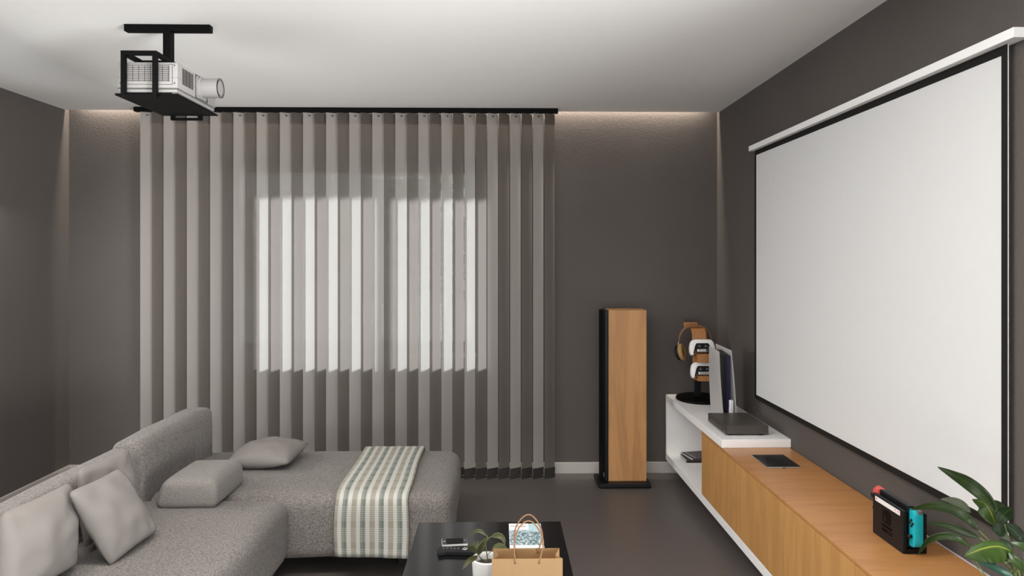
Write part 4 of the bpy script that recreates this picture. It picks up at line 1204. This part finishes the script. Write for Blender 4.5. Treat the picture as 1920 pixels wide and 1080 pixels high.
for yy, lean, dz in ((by0 - 0.0012, 0.020, 0.0), (by1 - 0.004, 0.000, 0.002)):
    xa, xb = at(966, 1057, Y=yy).x, at(1011, 1057, Y=yy).x
    if lean == 0: xa, xb = at(966, 1040, Y=yy).x, at(1009, 1040, Y=yy).x
    zc = 0.592
    path = [(xa, yy, zc), (xa - 0.002, yy + lean * 0.2, zc + 0.025), (xa - 0.001, yy + lean * 0.6, zc + 0.062), (xa + 0.010, yy + lean, zc + 0.088), (xa + 0.030, yy + lean * 1.2, zc + 0.105 + dz),
            (xa + 0.050, yy + lean * 1.2, zc + 0.102 + dz), (xb + 0.006, yy + lean, zc + 0.074), (xb + 0.012, yy + lean * 0.6, zc + 0.045), (xb + 0.004, yy + lean * 0.2, zc + 0.016), (xb, yy, zc)]
    obj('cord_handle', tube(catmull(path, 5), 0.0021, 8), 'rope', bg, True)
    for xq in (xa, xb):
        obj('eyelet', xf(lathe([(0, 0), (0.0028, 0), (0.0028, 0.0006), (0, 0.0006)], 10), Matrix.Translation((xq, yy + (0.0003 if yy < 2 else 0.0026), zc)) @ Matrix.Rotation(PI / 2, 4, 'X')), 'ink', bg)

# ------------------------------------------------------------------ large leafy plant on the near end of the cabinet
BX, BY = 1.235, 1.66
bp_ = thing('leafy_houseplant', 'large glossy green leafy plant at the near end of the oak cabinet', 'plant', (BX, BY, 0.4838))
b = lathe([(0, 0.0), (0.070, 0.0), (0.075, 0.004), (0.095, 0.120), (0.094, 0.124), (0.086, 0.124), (0.082, 0.105), (0.080, 0.09)], 40)
obj('pot', xf(b, Matrix.Translation((BX, BY, 0.4843))), 'pot', bp_, True)
b = lathe([(0.0815, 0.104), (0.05, 0.108), (0, 0.110)], 28)
obj('soil', xf(b, Matrix.Translation((BX, BY, 0.4843))), 'soil', bp_, True)
def cp(x, y):
    return (1690 + x / 4.909, 860 + y / 4.909)
K = 1 / 4.909 / FPX
BIG = [  # midrib in crop pixels with depth; half widths in crop pixels; material
    ([(880, 500, 1.74), (770, 350, 1.76), (630, 235, 1.80), (500, 160, 1.86), (330, 74, 1.92)], 62, 62, 'leaf'),
    ([(640, 500, 1.80), (560, 425, 1.84), (470, 385, 1.88), (360, 371, 1.92)], 40, 36, 'leaf_pale'),
    ([(710, 660, 1.70), (600, 545, 1.70), (450, 460, 1.74), (260, 435, 1.80), (70, 472, 1.88)], 48, 44, 'leaf'),
    ([(720, 730, 1.69), (580, 672, 1.72), (420, 615, 1.76), (228, 591, 1.82)], 38, 38, 'leaf'),
    ([(640, 815, 1.64), (520, 735, 1.62), (390, 712, 1.64), (250, 755, 1.68), (145, 892, 1.74)], 36, 34, 'leaf'),
    ([(1030, 860, 1.60), (900, 806, 1.56), (760, 822, 1.53), (660, 860, 1.52), (578, 895, 1.52)], 150, 52, 'leaf_rib'),
    ([(875, 620, 1.66), (825, 490, 1.64), (760, 405, 1.66), (650, 372, 1.70)], 95, 26, 'leaf_rib'),
    ([(880, 590, 1.76), (890, 500, 1.78), (870, 430, 1.80), (850, 380, 1.82)], 60, 75, 'leaf'),
    ([(890, 600, 1.70), (930, 530, 1.70), (975, 485, 1.71), (1020, 450, 1.72)], 55, 58, 'leaf_dark'),
    ([(900, 720, 1.66), (910, 670, 1.66), (880, 610, 1.67), (850, 580, 1.68)], 55, 50, 'leaf_dark'),
    ([(950, 600, 1.72), (1030, 660, 1.71), (1090, 720, 1.70), (1140, 790, 1.70)], 60, 60, 'leaf_dark'),
    ([(1030, 850, 1.62), (970, 780, 1.62), (900, 730, 1.63)], 34, 30, 'leaf_dark'),
    ([(1000, 770, 1.66), (930, 700, 1.67), (900, 640, 1.68), (880, 610, 1.68)], 34, 44, 'leaf_pale'),
    ([(880, 990, 1.70), (790, 945, 1.70), (700, 910, 1.71), (620, 885, 1.72)], 32, 30, 'leaf_dark'),
    ([(980, 940, 1.66), (880, 905, 1.66), (800, 890, 1.66), (730, 880, 1.67)], 26, 24, 'leaf_dark'),
    ([(1060, 1110, 1.62), (950, 1050, 1.62), (840, 1000, 1.63), (700, 955, 1.65)], 30, 34, 'leaf_teal'),
    ([(1160, 1040, 1.60), (1080, 970, 1.58), (1030, 920, 1.57), (985, 860, 1.57)], 44, 44, 'leaf'),
    ([(1190, 900, 1.60), (1140, 820, 1.58), (1080, 790, 1.57), (1000, 770, 1.57)], 38, 34, 'leaf'),
    ([(1150, 1150, 1.62), (1170, 1050, 1.60), (1160, 950, 1.58), (1130, 840, 1.57)], 40, 50, 'leaf'),
]
for path, ha, hb, mt in BIG:
    pts = [at(*cp(x, y), Y=d) for x, y, d in path]
    md = path[len(path) // 2][2]
    o = obj('leaf', leaf_bm(pts, hb * K * md, ha * K * md, n=16, twist=random.uniform(-0.35, 0.35)), mt, bp_, True)
soil_z = 0.4843 + 0.106
cx_ = [(1030, 860, 1.60), (880, 600, 1.70), (720, 730, 1.69), (640, 815, 1.64), (710, 660, 1.70), (880, 990, 1.70), (1160, 1040, 1.60), (950, 600, 1.72), (880, 500, 1.74), (1060, 1110, 1.62), (1190, 900, 1.60), (980, 940, 1.66)]
for i, (x, y, d) in enumerate(cx_):
    tip = at(*cp(x, y), Y=d)
    a = 2 * PI * i / len(cx_)
    root = Vector((BX + 0.03 * math.cos(a), BY + 0.03 * math.sin(a), soil_z))
    crown = Vector((BX - 0.01 + 0.01 * math.cos(a), BY + 0.01 * math.sin(a), min(0.70, tip.z - 0.01)))
    stemmed(bp_, [root, root.lerp(crown, 0.6) + Vector((0.004, 0, 0.01)), crown.lerp(tip, 0.4), tip], 0.0026)
for (x0_, y0_), (x1_, y1_) in (((640, 915), (800, 1150)), ((670, 925), (830, 1150))):
    stemmed(bp_, [at(*cp(x1_ + 60, y1_ + 60), Y=1.66), at(*cp((x0_ + x1_) / 2, (y0_ + y1_) / 2), Y=1.67), at(*cp(x0_, y0_), Y=1.69)], 0.0013)
